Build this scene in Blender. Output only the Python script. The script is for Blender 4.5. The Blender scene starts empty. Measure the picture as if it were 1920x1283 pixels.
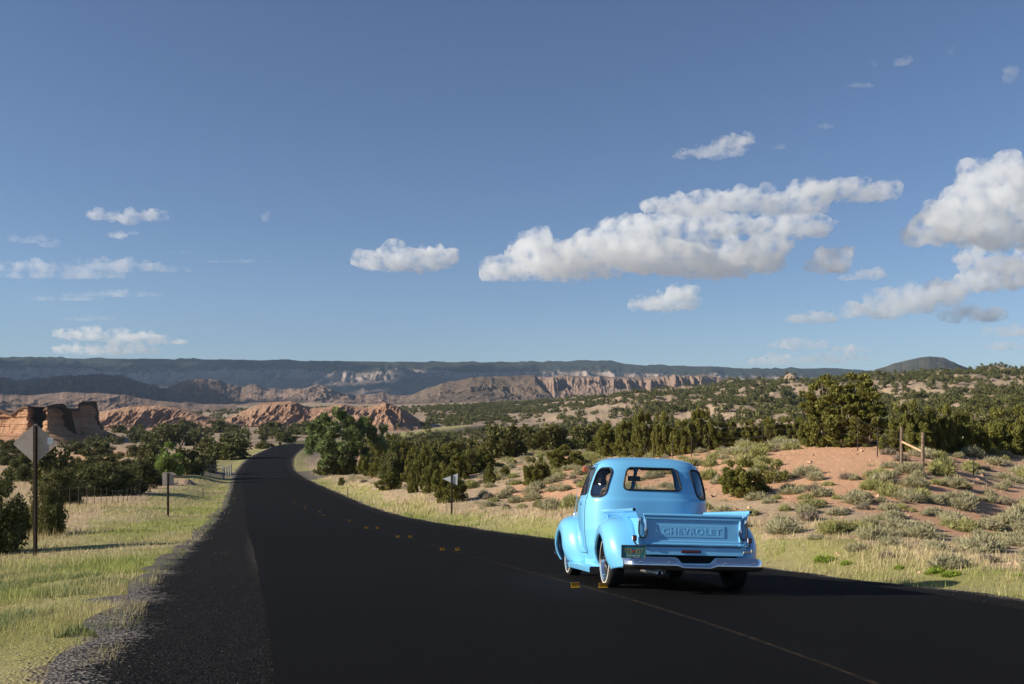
import bpy, math, random
import numpy as np
from mathutils import Vector, Matrix, Euler
from mathutils.bvhtree import BVHTree

R = math.radians
os_clouds = True; os_shade = True; os_haze = True; HAZE = 4.6e-5
SC = bpy.context.scene
COL = SC.collection

# ------------------------------------------------------------ camera, sky, sun, exposure
F = 1867.0            # focal length in photo pixels (1920 wide) = 35 mm lens
HY = 780.0            # photo row of the eye level
cam = bpy.data.cameras.new('camera')
cam.sensor_width = 36.0
cam.lens = F / 1920 * 36
cam.shift_y = (HY - 641.5) / 1920
cam.clip_start = 0.1
cam.clip_end = 60000
camo = bpy.data.objects.new('camera', cam)
COL.objects.link(camo)
camo.location = (0, 0, 0)
camo.rotation_euler = (R(90), 0, 0)
SC.camera = camo

SUN_EL = R(23.0)
SUN_DIR = Vector((-math.cos(SUN_EL) * math.cos(R(12)), -math.cos(SUN_EL) * math.sin(R(12)), math.sin(SUN_EL)))   # towards the sun: from the left
world = bpy.data.worlds.new('World')
SC.world = world
world.use_nodes = True
wt = world.node_tree
wt.nodes.clear()
sky = wt.nodes.new('ShaderNodeTexSky')
sky.sky_type = 'NISHITA'
sky.sun_disc = False
sky.sun_elevation = SUN_EL
sky.sun_rotation = math.atan2(SUN_DIR.x, SUN_DIR.y)
sky.altitude = 1800
sky.air_density = 1.0
sky.dust_density = 0.9
sky.ozone_density = 1.6
bg = wt.nodes.new('ShaderNodeBackground')
bg.inputs['Strength'].default_value = 0.058
wo = wt.nodes.new('ShaderNodeOutputWorld')
tintn = wt.nodes.new('ShaderNodeMix'); tintn.data_type = 'RGBA'; tintn.blend_type = 'MULTIPLY'; tintn.inputs[0].default_value = 1
tintn.inputs[7].default_value = (.87, .945, 1.10, 1)
wt.links.new(sky.outputs[0], tintn.inputs[6])
wt.links.new(tintn.outputs[2], bg.inputs[0])
wt.links.new(bg.outputs[0], wo.inputs[0])

sl = bpy.data.lights.new('sun', 'SUN')
sl.energy = 5.0
sl.angle = R(0.53)
sl.color = (1.0, 0.90, 0.74)
so = bpy.data.objects.new('sun', sl)
COL.objects.link(so)
so.rotation_euler = SUN_DIR.to_track_quat('Z', 'Y').to_euler()
so.location = (-40, 0, 30)

SC.view_settings.view_transform = 'Standard'
SC.view_settings.look = 'None'
SC.view_settings.exposure = 0.70
SC.view_settings.gamma = 1.0
SC.render.engine = 'CYCLES'
cy = SC.cycles
cy.use_denoising = True
cy.max_bounces = 12
cy.volume_bounces = 6
cy.transparent_max_bounces = 16
cy.transmission_bounces = 8
cy.sample_clamp_indirect = 6
cy.volume_step_rate = 1.0

# ------------------------------------------------------------ helpers
def link(o, parent=None):
    COL.objects.link(o)
    if parent is not None:
        o.parent = parent
    return o

def tag(o, label=None, cat=None, group=None, kind=None):
    if label: o['label'] = label
    if cat: o['category'] = cat
    if group: o['group'] = group
    if kind: o['kind'] = kind
    return o

def thing(name, label, cat, loc=(0, 0, 0), rot=(0, 0, 0), group=None):
    o = bpy.data.objects.new(name, None)
    o.empty_display_size = 0.3
    o.location = loc
    o.rotation_euler = rot
    link(o)
    return tag(o, label, cat, group)

def mesh_np(name, v, f, mats=(), smooth=True, attrs=None):
    """v (n,3); f: int array (m,k) or list of arrays of differing k"""
    me = bpy.data.meshes.new(name)
    v = np.asarray(v, dtype=np.float32)
    if isinstance(f, np.ndarray):
        f = [f]
    f = [np.asarray(a, dtype=np.int32) for a in f if len(a)]
    me.vertices.add(len(v))
    me.vertices.foreach_set('co', v.ravel())
    nl = sum(a.size for a in f)
    nf = sum(len(a) for a in f)
    me.loops.add(nl)
    me.polygons.add(nf)
    me.loops.foreach_set('vertex_index', np.concatenate([a.ravel() for a in f]))
    tot = np.concatenate([np.full(len(a), a.shape[1], dtype=np.int32) for a in f])
    st = np.concatenate([[0], np.cumsum(tot)[:-1]]).astype(np.int32)
    me.polygons.foreach_set('loop_start', st)
    me.polygons.foreach_set('loop_total', tot)
    me.update(calc_edges=True)
    me.validate()
    me.polygons.foreach_set('use_smooth', np.full(len(me.polygons), smooth, dtype=bool))
    for m in mats:
        me.materials.append(m)
    if attrs:
        for k, a in attrs.items():
            a = np.asarray(a, dtype=np.float32)
            if a.ndim == 1:
                at = me.attributes.new(k, 'FLOAT', 'POINT')
                at.data.foreach_set('value', a)
            else:
                at = me.attributes.new(k, 'FLOAT_VECTOR', 'POINT')
                at.data.foreach_set('vector', a.ravel())
    return me

def mobj(name, v, f, mat, parent=None, smooth=True, attrs=None):
    mats = mat if isinstance(mat, (list, tuple)) else (mat,)
    o = bpy.data.objects.new(name, mesh_np(name, v, f, mats, smooth, attrs))
    return link(o, parent)

def grid_faces(nu, nv, wrap_u=False, flip=False):
    """vertices indexed [v*nu+u]"""
    us = np.arange(nu if wrap_u else nu - 1)
    vs = np.arange(nv - 1)
    U, V = np.meshgrid(us, vs)
    U = U.ravel(); V = V.ravel()
    U2 = (U + 1) % nu
    a = V * nu + U; b = V * nu + U2; c = (V + 1) * nu + U2; d = (V + 1) * nu + U
    q = np.stack([a, b, c, d], 1)
    return q[:, ::-1] if flip else q

class MB:
    """collects simple shapes into one mesh"""
    def __init__(s): s.v = []; s.f = []
    def add(s, v, f):
        o = len(s.v); s.v += [tuple(p) for p in v]; s.f += [tuple(i + o for i in q) for q in f]; return s
    def box(s, c, d, M=None, bev=0.0):
        x, y, z = [k / 2 for k in d]
        if bev <= 0:
            v = [(sx * x, sy * y, sz * z) for sz in (-1, 1) for sy in (-1, 1) for sx in (-1, 1)]
            f = [(0, 2, 3, 1), (4, 5, 7, 6), (0, 1, 5, 4), (2, 6, 7, 3), (0, 4, 6, 2), (1, 3, 7, 5)]
        else:
            b = min(bev, x * .49, y * .49, z * .49)
            v = []; idx = {}
            for sx in (-1, 1):
                for sy in (-1, 1):
                    for sz in (-1, 1):
                        for ax in range(3):
                            p = [sx * (x - b), sy * (y - b), sz * (z - b)]
                            p[ax] = (sx * x, sy * y, sz * z)[ax]
                            idx[(sx, sy, sz, ax)] = len(v); v.append(tuple(p))
            f = []
            for ax in range(3):
                a1, a2 = [(1, 2), (2, 0), (0, 1)][ax]
                for s1 in (-1, 1):
                    q = []
                    for (p, r) in ((-1, -1), (1, -1), (1, 1), (-1, 1)):
                        k = [0, 0, 0]; k[ax] = s1; k[a1] = p; k[a2] = r
                        q.append(idx[(*k, ax)])
                    f.append(tuple(q if s1 > 0 else q[::-1]))
            for ax in range(3):
                a1, a2 = [(1, 2), (2, 0), (0, 1)][ax]
                for p in (-1, 1):
                    for r in (-1, 1):
                        q = []
                        for (e, k2) in ((-1, a1), (-1, a2), (1, a2), (1, a1)):
                            k = [0, 0, 0]; k[ax] = e; k[a1] = p; k[a2] = r
                            q.append(idx[(*k, k2)])
                        f.append(tuple(q if p * r < 0 else q[::-1]))
            for sx in (-1, 1):
                for sy in (-1, 1):
                    for sz in (-1, 1):
                        q = (idx[(sx, sy, sz, 0)], idx[(sx, sy, sz, 1)], idx[(sx, sy, sz, 2)])
                        f.append(q if sx * sy * sz > 0 else q[::-1])
        v = [Vector(p) for p in v]
        if M is not None: v = [M @ p for p in v]
        c = Vector(c)
        return s.add([p + c for p in v], f)
    def tube(s, pts, r, n=10, closed=False, caps=True):
        pts = [Vector(p) for p in pts]
        m = len(pts)
        rr = r if isinstance(r, (list, tuple)) else [r] * m
        up = None; vs = []
        for i, p in enumerate(pts):
            a = pts[(i - 1) % m] if (closed or i > 0) else p
            b = pts[(i + 1) % m] if (closed or i < m - 1) else p
            t = (b - a).normalized()
            if up is None:
                up = Vector((0, 0, 1)) if abs(t.z) < .9 else Vector((1, 0, 0))
            e1 = t.cross(up)
            if e1.length < 1e-6: e1 = t.cross(Vector((.3, .8, .5)))
            e1.normalize(); e2 = e1.cross(t).normalized(); up = e2
            for k in range(n):
                an = 2 * math.pi * k / n
                vs.append(p + (e1 * math.cos(an) + e2 * math.sin(an)) * rr[i])
        fs = []
        for i in range(m if closed else m - 1):
            j = (i + 1) % m
            for k in range(n):
                k2 = (k + 1) % n
                fs.append((i * n + k, j * n + k, j * n + k2, i * n + k2))
        if caps and not closed:
            fs.append(tuple(range(n))); fs.append(tuple((m - 1) * n + k for k in range(n))[::-1])
        return s.add(vs, fs)
    def lathe(s, prof, axis='X', c=(0, 0, 0), n=48):
        """prof: list of (axial, radius)"""
        vs = []; c = Vector(c)
        for (a, r) in prof:
            for k in range(n):
                an = 2 * math.pi * k / n
                p = (a, r * math.cos(an), r * math.sin(an)) if axis == 'X' else ((r * math.cos(an), a, r * math.sin(an)) if axis == 'Y' else (r * math.cos(an), r * math.sin(an), a))
                vs.append(c + Vector(p))
        fs = []
        for i in range(len(prof) - 1):
            for k in range(n):
                k2 = (k + 1) % n
                fs.append((i * n + k, i * n + k2, (i + 1) * n + k2, (i + 1) * n + k))
        return s.add(vs, fs)
    def mirror(s):
        m = MB(); m.v = [(-p[0], p[1], p[2]) for p in s.v]; m.f = [q[::-1] for q in s.f]; return m
    def build(s, name, mat, parent=None, smooth=True, angle=35):
        me = bpy.data.meshes.new(name)
        me.from_pydata(s.v, [], s.f); me.validate()
        me.materials.append(mat)
        if smooth: smooth_by_angle(me, angle)
        return link(bpy.data.objects.new(name, me), parent)

def smooth_by_angle(me, angle=35):
    me.polygons.foreach_set('use_smooth', np.ones(len(me.polygons), dtype=bool))
    if angle < 180:
        me.set_sharp_from_angle(angle=R(angle))

def srgb(r, g, b):
    f = lambda c: (c / 255 / 12.92) if c / 255 <= .04045 else ((c / 255 + .055) / 1.055) ** 2.4
    return (f(r), f(g), f(b), 1)

class NT:
    """tiny node builder"""
    def __init__(s, name):
        s.m = bpy.data.materials.new(name); s.m.use_nodes = True
        s.t = s.m.node_tree; s.t.nodes.clear()
        s.out = s.t.nodes.new('ShaderNodeOutputMaterial')
        s.p = s.t.nodes.new('ShaderNodeBsdfPrincipled')
        s.t.links.new(s.p.outputs[0], s.out.inputs[0])
    def n(s, typ, ins=None, **kw):
        x = s.t.nodes.new(typ)
        for k, v in kw.items(): setattr(x, k, v)
        for k, v in (ins or {}).items(): s.set(x.inputs[k], v)
        return x
    def set(s, sock, v):
        if isinstance(v, bpy.types.NodeSocket): s.t.links.new(v, sock)
        elif isinstance(v, bpy.types.Node): s.t.links.new(v.outputs[0], sock)
        else: sock.default_value = v
    def P(s, **kw):
        for k, v in kw.items(): s.set(s.p.inputs[k.replace('_', ' ')], v)
        return s
    def noise(s, scale, vec=None, detail=5, rough=.55, lac=2.0, dist=0.0):
        i = {'Scale': scale, 'Detail': detail, 'Roughness': rough, 'Lacunarity': lac, 'Distortion': dist}
        if vec is not None: i['Vector'] = vec
        return s.n('ShaderNodeTexNoise', i).outputs['Fac']
    def ramp(s, fac, stops, interp='LINEAR'):
        x = s.n('ShaderNodeValToRGB', {'Fac': fac}); x.color_ramp.interpolation = interp
        cr = x.color_ramp
        while len(cr.elements) < len(stops): cr.elements.new(.5)
        for e, (p, c) in zip(cr.elements, stops):
            e.position = p; e.color = c if len(c) == 4 else (*c, 1)
        return x.outputs['Color']
    def mix(s, fac, a, b, mode='MIX'):
        x = s.n('ShaderNodeMix', data_type='RGBA', blend_type=mode)
        s.set(x.inputs[0], fac); s.set(x.inputs[6], a); s.set(x.inputs[7], b)
        return x.outputs[2]
    def math(s, op, a, b=0.0, c=0.0, clamp=False):
        x = s.n('ShaderNodeMath', operation=op, use_clamp=clamp)
        s.set(x.inputs[0], a); s.set(x.inputs[1], b); s.set(x.inputs[2], c)
        return x.outputs[0]
    def mr(s, v, a, b, c=0.0, d=1.0, typ='SMOOTHSTEP'):
        x = s.n('ShaderNodeMapRange', {'Value': v, 'From Min': a, 'From Max': b, 'To Min': c, 'To Max': d}, interpolation_type=typ)
        return x.outputs[0]
    def attr(s, name):
        return s.n('ShaderNodeAttribute', attribute_name=name)
    def bump(s, h, strength=.5, dist=.02):
        x = s.n('ShaderNodeBump', {'Height': h, 'Strength': strength, 'Distance': dist})
        s.set(s.p.inputs['Normal'], x.outputs[0]); return x
    def pos(s): return s.n('ShaderNodeNewGeometry').outputs['Position']
    def obj(s): return s.n('ShaderNodeTexCoord').outputs['Object']

def simple(name, col, rough=.5, metal=0.0, **kw):
    t = NT(name); t.P(Base_Color=col if len(col) == 4 else (*col, 1), Roughness=rough, Metallic=metal, **kw)
    return t.m

# ---- numpy noise
def _hash(ix, iy, seed):
    n = (ix.astype(np.int64) * 374761393 + iy.astype(np.int64) * 668265263 + seed * 982451653) & 0xffffffff
    n = ((n ^ (n >> 13)) * 1274126177) & 0xffffffff
    n = n ^ (n >> 16)
    return (n & 0xffff) / 65535.0
def vnoise(x, y, seed=0):
    x = np.asarray(x, float); y = np.asarray(y, float)
    ix = np.floor(x); iy = np.floor(y); fx = x - ix; fy = y - iy
    fx = fx * fx * fx * (fx * (fx * 6 - 15) + 10); fy = fy * fy * fy * (fy * (fy * 6 - 15) + 10)
    a = _hash(ix, iy, seed); b = _hash(ix + 1, iy, seed); c = _hash(ix, iy + 1, seed); d = _hash(ix + 1, iy + 1, seed)
    return (a + (b - a) * fx) * (1 - fy) + (c + (d - c) * fx) * fy       # 0..1
def fbm(x, y, oct=5, seed=0, gain=.5, lac=2.03):
    s = 0; a = 1; t = 0
    for i in range(oct):
        s = s + a * (vnoise(x + i * 17.3, y - i * 9.1, seed + i) - .5) * 2; t += a
        x, y = (x * .8 - y * .6) * lac, (x * .6 + y * .8) * lac; a *= gain
    return s / t                                                         # -1..1
def ridged(x, y, oct=5, seed=0, gain=.5, lac=2.03):
    s = 0; a = 1; t = 0
    for i in range(oct):
        n = 1 - np.abs(vnoise(x + i * 13.7, y + i * 5.9, seed + i) - .5) * 2
        s = s + a * n * n; t += a
        x, y = (x * .8 - y * .6) * lac, (x * .6 + y * .8) * lac; a *= gain
    return s / t                                                         # 0..1
def sstep(a, b, x):
    t = np.clip((x - a) / (b - a), 0, 1); return t * t * (3 - 2 * t)
# ------------------------------------------------------------ road centre line (x, y, z)
RC = np.array([
 (6.4, -26, -.9), (5.3, -14, -1.10), (4.1, -6, -1.28), (3.2, 1.5, -1.50), (2.43, 6.68, -1.80), (2.04, 9.3, -2.00), (.98, 13.0, -2.255), (.42, 16.3, -2.60), (-1.41, 24, -3.27), (-4.73, 34, -3.87),
 (-8.0, 44, -4.48), (-14.6, 68, -6.0), (-25.3, 105, -7.3), (-33.7, 136, -7.65), (-41.4, 170, -7.47), (-48.4, 210, -7.3), (-55.7, 260, -7.4),
 (-60, 320, -9.2), (-52, 400, -8.6), (-38, 455, -6.4), (-26, 500, -5.0), (-8, 560, -4.4), (20, 620, -6)], float)
def cspline(P, step=1.0):
    """centripetal-ish natural cubic through points by chord length"""
    d = np.r_[0, np.cumsum(np.linalg.norm(np.diff(P[:, :2], axis=0), axis=1))]
    n = len(P); h = np.diff(d)
    out = []
    for k in range(P.shape[1]):
        y = P[:, k]
        m = np.zeros(n)
        sec = np.diff(y) / h
        m[1:-1] = (sec[:-1] * h[1:] + sec[1:] * h[:-1]) / (h[1:] + h[:-1]); m[0] = sec[0]; m[-1] = sec[-1]
        out.append((y, m))
    s = np.arange(0, d[-1], step)
    i = np.clip(np.searchsorted(d, s, 'right') - 1, 0, n - 2)
    t = (s - d[i]) / h[i]
    res = []
    for (y, m) in out:
        res.append((2*t**3-3*t**2+1)*y[i] + (t**3-2*t**2+t)*h[i]*m[i] + (-2*t**3+3*t**2)*y[i+1] + (t**3-t**2)*h[i]*m[i+1])
    return np.stack(res, 1)
def sm(a, k):
    w = np.hanning(2 * k + 1); w /= w.sum(); return np.convolve(np.pad(a, k, 'edge'), w, 'valid')
CL = cspline(RC, .5)
CL = np.stack([sm(CL[:, 0], 8), sm(CL[:, 1], 8), sm(CL[:, 2], 5)], 1)
TG = np.gradient(CL[:, :2], axis=0); TG /= np.linalg.norm(TG, axis=1)[:, None]
NR = np.stack([TG[:, 1], -TG[:, 0]], 1)                                   # to the right
CROSS = .045                                                              # falls to the right near the truck
def cross_fall(s_y): return CROSS * (1 - sstep(40, 80, s_y))
def road_query(x, y):
    """signed offset to the right of the centre line and road height, for arrays"""
    x = np.asarray(x, float).ravel(); y = np.asarray(y, float).ravel()
    off = np.empty(len(x)); z = np.empty(len(x)); al = np.empty(len(x))
    for a in range(0, len(x), 4000):
        xx = x[a:a+4000, None]; yy = y[a:a+4000, None]
        d2 = (xx - CL[None, ::3, 0]) ** 2 + (yy - CL[None, ::3, 1]) ** 2
        i = d2.argmin(1) * 3
        px = x[a:a+4000] - CL[i, 0]; py = y[a:a+4000] - CL[i, 1]
        along = px * TG[i, 0] + py * TG[i, 1]
        j = np.clip(i + np.round(along / .5).astype(int), 0, len(CL) - 1)
        px = x[a:a+4000] - CL[j, 0]; py = y[a:a+4000] - CL[j, 1]
        o = px * NR[j, 0] + py * NR[j, 1]
        rad = np.sqrt(px * px + py * py)
        off[a:a+4000] = np.where(rad > np.abs(o) + 2, np.sign(o + 1e-9) * rad, o)
        dz = (CL[np.minimum(j + 1, len(CL) - 1), 2] - CL[j, 2])
        z[a:a+4000] = CL[j, 2] + dz / .5 * np.clip(px * TG[j, 0] + py * TG[j, 1], -1, 1)
        al[a:a+4000] = CL[j, 1]
    return off, z, al
def road_z(x, y):
    off, z, al = road_query(x, y)
    return z - cross_fall(al) * np.clip(off, -9, 9)

# ------------------------------------------------------------ ground height
UX = np.array([-500, 0, 240, 480, 720, 960, 1200, 1440, 1680, 1920, 2300], float)
DT = np.array([3, 6.8, 13.6, 19, 25, 34, 45, 57, 68, 90, 115, 150, 205, 285, 450, 680, 1000, 1500, 2800, 5600, 22000], float)
YT = np.array([
 # -500     0    240   480   720   960  1200  1440  1680  1920  2300
 [2100, 1900, 1800, 1700, 1650, 1650, 1650, 1650, 1650, 1650, 1650],   # 3
 [1340, 1320, 1300, 1290, 1280, 1280, 1285, 1290, 1290, 1290, 1290],   # 6.8
 [1150, 1125, 1110, 1100, 1100, 1100, 1100, 1105, 1110, 1112, 1100],   # 13.6
 [1095, 1066, 1055, 1045, 1045, 1045, 1050, 1050, 1047, 1050, 1040],   # 19
 [1060, 1037, 1022, 1015, 1015, 1018, 1015,  998,  985, 1000,  990],   # 25
 [1025, 1004,  990,  985,  985,  980,  955,  920,  890,  925,  930],   # 34
 [ 995,  974,  962,  968,  965,  958,  910,  868,  843,  865,  880],   # 45
 [ 970,  955,  948,  955,  950,  925,  878,  840,  826,  838,  850],   # 57
 [ 955,  943,  938,  946,  940,  900,  860,  836,  826,  834,  838],   # 68
 [ 925,  915,  914,  920,  908,  868,  853,  848,  838,  836,  836],   # 90
 [ 900,  893,  893,  897,  893,  852,  858,  850,  840,  832,  830],   # 115
 [ 878,  874,  872,  876,  880,  862,  858,  848,  836,  824,  820],   # 150
 [ 862,  854,  850,  850,  862,  856,  850,  840,  822,  806,  800],   # 205
 [ 848,  838,  833,  830,  842,  842,  836,  822,  802,  784,  778],   # 285
 [ 832,  820,  812,  806,  812,  816,  804,  786,  768,  748,  742],   # 450
 [ 815,  806,  800,  794,  790,  784,  766,  748,  736,  722,  715],   # 680
 [ 800,  792,  784,  776,  772,  762,  742,  722,  713,  703,  700],   # 1000
 [ 790,  780,  772,  766,  760,  752,  742,  738,  732,  722,  715],   # 1500
 [ 780,  772,  764,  758,  752,  748,  746,  746,  746,  744,  742],   # 2800
 [ 775,  766,  758,  752,  748,  745,  742,  742,  742,  742,  742],   # 5600
 [ 779,  779,  779,  779,  779,  779,  779,  779,  779,  779,  779]], float)
ST = (HY - YT) / F                                                         # z / y
LD = np.log(DT)
def _cr(p0, p1, p2, p3, t):
    return .5 * ((2*p1) + (-p0+p2)*t + (2*p0-5*p1+4*p2-p3)*t*t + (-p0+3*p1-3*p2+p3)*t**3)
def _cri(g, knots, x):
    i = np.clip(np.searchsorted(knots, x, 'right') - 1, 0, len(knots) - 2)
    t = np.clip((x - knots[i]) / (knots[i+1] - knots[i]), 0, 1)
    return i, t
def slope_tab(px, d):
    i, t = _cri(None, LD, np.log(d)); j, u = _cri(None, UX, px)
    ii = [np.clip(i + k, 0, len(LD) - 1) for k in (-1, 0, 1, 2)]
    jj = [np.clip(j + k, 0, len(UX) - 1) for k in (-1, 0, 1, 2)]
    rows = [_cr(ST[a, jj[0]], ST[a, jj[1]], ST[a, jj[2]], ST[a, jj[3]], u) for a in ii]
    return _cr(rows[0], rows[1], rows[2], rows[3], t)
HMAX = R(37)
def ground_raw(x, y):
    x = np.asarray(x, float); y = np.asarray(y, float)
    r = np.hypot(x, y); th = np.clip(np.arctan2(x, y), -HMAX, HMAX)
    D = np.clip(r * np.cos(th), 3, 22000)
    px = 960 + F * np.tan(th)
    z = slope_tab(px, D) * D
    # relief of the hills: gullied ridges on the right, softer ground left
    right = sstep(900, 1350, px)
    amp = sstep(120, 400, D) * (1 - sstep(1100, 1500, D))
    n = ridged(x / 95 + .3 * y / 95, y / 150, 5, 11) - .45
    n2 = ridged(x / 38 + .5 * y / 38, y / 60, 4, 15) - .45
    z = z + amp * right * (n * np.clip(D * .030, 0, 22) + n2 * np.clip(D * .007, 0, 4.2) + (ridged(x / 13 + .8 * y / 13, y / 24, 4, 17, .6) - .4) * np.clip(D * .0035, 0, 2.2))
    z = z + amp * (1 - right) * fbm(x / 60, y / 90, 4, 5) * np.clip(D * .006, 0, 3)
    far = sstep(1400, 2200, D) * (1 - sstep(9000, 14000, D))
    z = z + far * (ridged(x / 420, y / 420, 5, 21) - .5) * 38
    near = sstep(14, 30, D) * (1 - sstep(150, 300, D))
    z = z + near * (fbm(x / 7, y / 7, 4, 3) * .22 + fbm(x / 22, y / 22, 2, 8) * .35)
    z = z + fbm(x / 1.4, y / 1.4, 3, 9) * .035 * sstep(5, 9, D) * (1 - sstep(60, 120, D))
    return z
RW = 4.05
_wy = [0, 5.8, 7.7, 9.7, 11.6, 13.6, 15.5, 17.5, 20.4, 23.3, 26.2, 29.1, 31.9, 34.7, 37.6, 41.4, 46, 52, 76, 93, 119, 150, 175, 200]
def wl(y): return np.interp(y, _wy, [3.5, 3.84, 4.04, 4.15, 4.15, 4.21, 4.37, 4.51, 4.63, 4.67, 4.62, 4.49, 4.30, 4.12, 3.96, 3.76, 3.6, 3.55, 3.40, 3.10, 2.85, 2.75, 2.75, 2.9])   # asphalt edge, left
def wd(y): return np.interp(y, _wy, [4.4, 4.80, 5.07, 5.24, 5.31, 5.44, 5.64, 5.83, 6.01, 6.06, 5.99, 5.79, 5.52, 5.27, 5.07, 4.84, 4.7, 4.62, 4.55, 4.2, 3.8, 3.6, 3.6, 3.7])         # painted-in darkening of the chips ends, left
def wr(y): return np.interp(y, [0, 9, 15.5, 24.3, 29, 34, 41.4, 50, 67, 85, 100, 119, 140, 175, 200], [4.9, 5.2, 5.6, 5.5, 4.7, 4.0, 3.6, 3.75, 4.2, 4.65, 4.8, 4.4, 3.9, 3.8, 3.6])      # darkened chips end, right
def blend_w(off, al):
    e = np.where(off < 0, -off - wd(al), off - wr(al))
    wide = np.clip(3.2 + al * .01, 2.5, 9)
    wide = np.where(off > 0, np.clip(2.0 + al * .015, 1.8, 9), wide)
    return 1 - sstep(0, 1, e / wide), e
def gz(x, y, road=True):
    x = np.asarray(x, float); y = np.asarray(y, float); sh = x.shape
    x = x.ravel(); y = y.ravel()
    z = ground_raw(x, y)
    m = np.hypot(x, y) < 760
    if road and m.any():
        off, zr, al = road_query(x[m], y[m])
        w, e = blend_w(off, al)
        zr = zr - cross_fall(al) * np.clip(off, -9, 9)
        drop = .05 + .10 * sstep(0, 2.5, e) * (off < 0) + .08 * sstep(0, 2, e) * (off > 0) + .10 * (e < 0)
        z[m] = z[m] * (1 - w) + (zr - drop) * w
    return z.reshape(sh)
def gz1(x, y): return float(gz(np.array([x]), np.array([y]))[0])
def at(px, D): return ((px - 960) / F * D, D, gz1((px - 960) / F * D, D))

# ------------------------------------------------------------ ground mesh: polar sheet around the camera
th = np.r_[np.linspace(R(-180), R(-45), 46)[:-1], np.linspace(R(-45), R(-32), 60)[:-1], np.linspace(R(-32), R(32), 860)[:-1], np.linspace(R(32), R(45), 60)[:-1], np.linspace(R(45), R(180), 46)]
rr = [1.0]
while rr[-1] < 24000:
    r_ = rr[-1]
    rr.append(r_ * (1.03 if r_ < 5 else (1.0125 if r_ < 1600 else 1.03)))
rr = np.array(rr)
TH, RR = np.meshgrid(th[:-1], rr)
gx = RR * np.sin(TH); gy = RR * np.cos(TH)
gzv = gz(gx, gy)
gv = np.stack([gx.ravel(), gy.ravel(), gzv.ravel()], 1)
nth = len(th) - 1
gf = grid_faces(nth, len(rr), wrap_u=True, flip=True)
gv = np.vstack([gv, [[0, 0, gzv[0].mean()]]])
cap = np.stack([np.full(nth, len(gv) - 1), np.arange(nth), (np.arange(nth) + 1) % nth], 1)
# surface zones (real ground cover, stays put whatever the sun does)
off, zr_, al_ = road_query(gv[:, 0], gv[:, 1])
rad = np.hypot(gv[:, 0], gv[:, 1])
e_ = np.where(off < 0, -off - wd(al_), off - wr(al_))
wob = fbm(gv[:, 0] / 1.7, gv[:, 1] / 1.7, 4, 31) * 1.1 + fbm(gv[:, 0] / 9, gv[:, 1] / 9, 3, 35) * 1.0
verge_w = np.where(off < 0, 4.6, 1.7)
gravel = (1 - sstep(-.4, .5, e_ + wob * .5 - .2 * (1 - sstep(7.5, 13, gv[:, 1])) * (off < 0))) * (rad < 250)
verge = (1 - sstep(0, 1, (e_ + wob - verge_w) / 1.3)) * (rad < 500)
pxg = 960 + F * gv[:, 0] / np.maximum(gv[:, 1], 1)
red = sstep(-.35, .15, fbm(gv[:, 0] / 11, gv[:, 1] / 16, 4, 41))
dry_strip = (1 - sstep(0, 1, (e_ + wob - np.where(off < 0, 22, 4.5)) / 3.0))
red = red * (1 - dry_strip)
bareg = np.exp(-(((pxg - 1575) / 80) ** 2 + ((gv[:, 1] - 40) / 11) ** 2)) + np.exp(-(((pxg - 1010) / 120) ** 2 + ((gv[:, 1] - 48) / 13) ** 2))
red = np.maximum(red, np.clip(bareg * 1.3, 0, .9) * (gv[:, 1] > 5) * (1 - dry_strip))
red = np.where((rad > 30) & (rad < 95) & (pxg > 1500) & (pxg < 1660), np.maximum(red, .8 * (1 - dry_strip)), red)
def _pt(px, D): return ((px - 960) / F * D, D)
for (cx_, cd_, rx_, ry_) in ((575, 128, 5, 16), (385, 128, 5, 10)):
    X0, Y0 = _pt(cx_, cd_); gravel = np.maximum(gravel, 1 - sstep(.7, 1.1, np.hypot((gv[:, 0] - X0) / rx_, (gv[:, 1] - Y0) / ry_)))
tan_left = sstep(-5, -14, gv[:, 0]) * (1 - sstep(60, 110, rad))
red = red * (1 - tan_left * .8)

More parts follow.
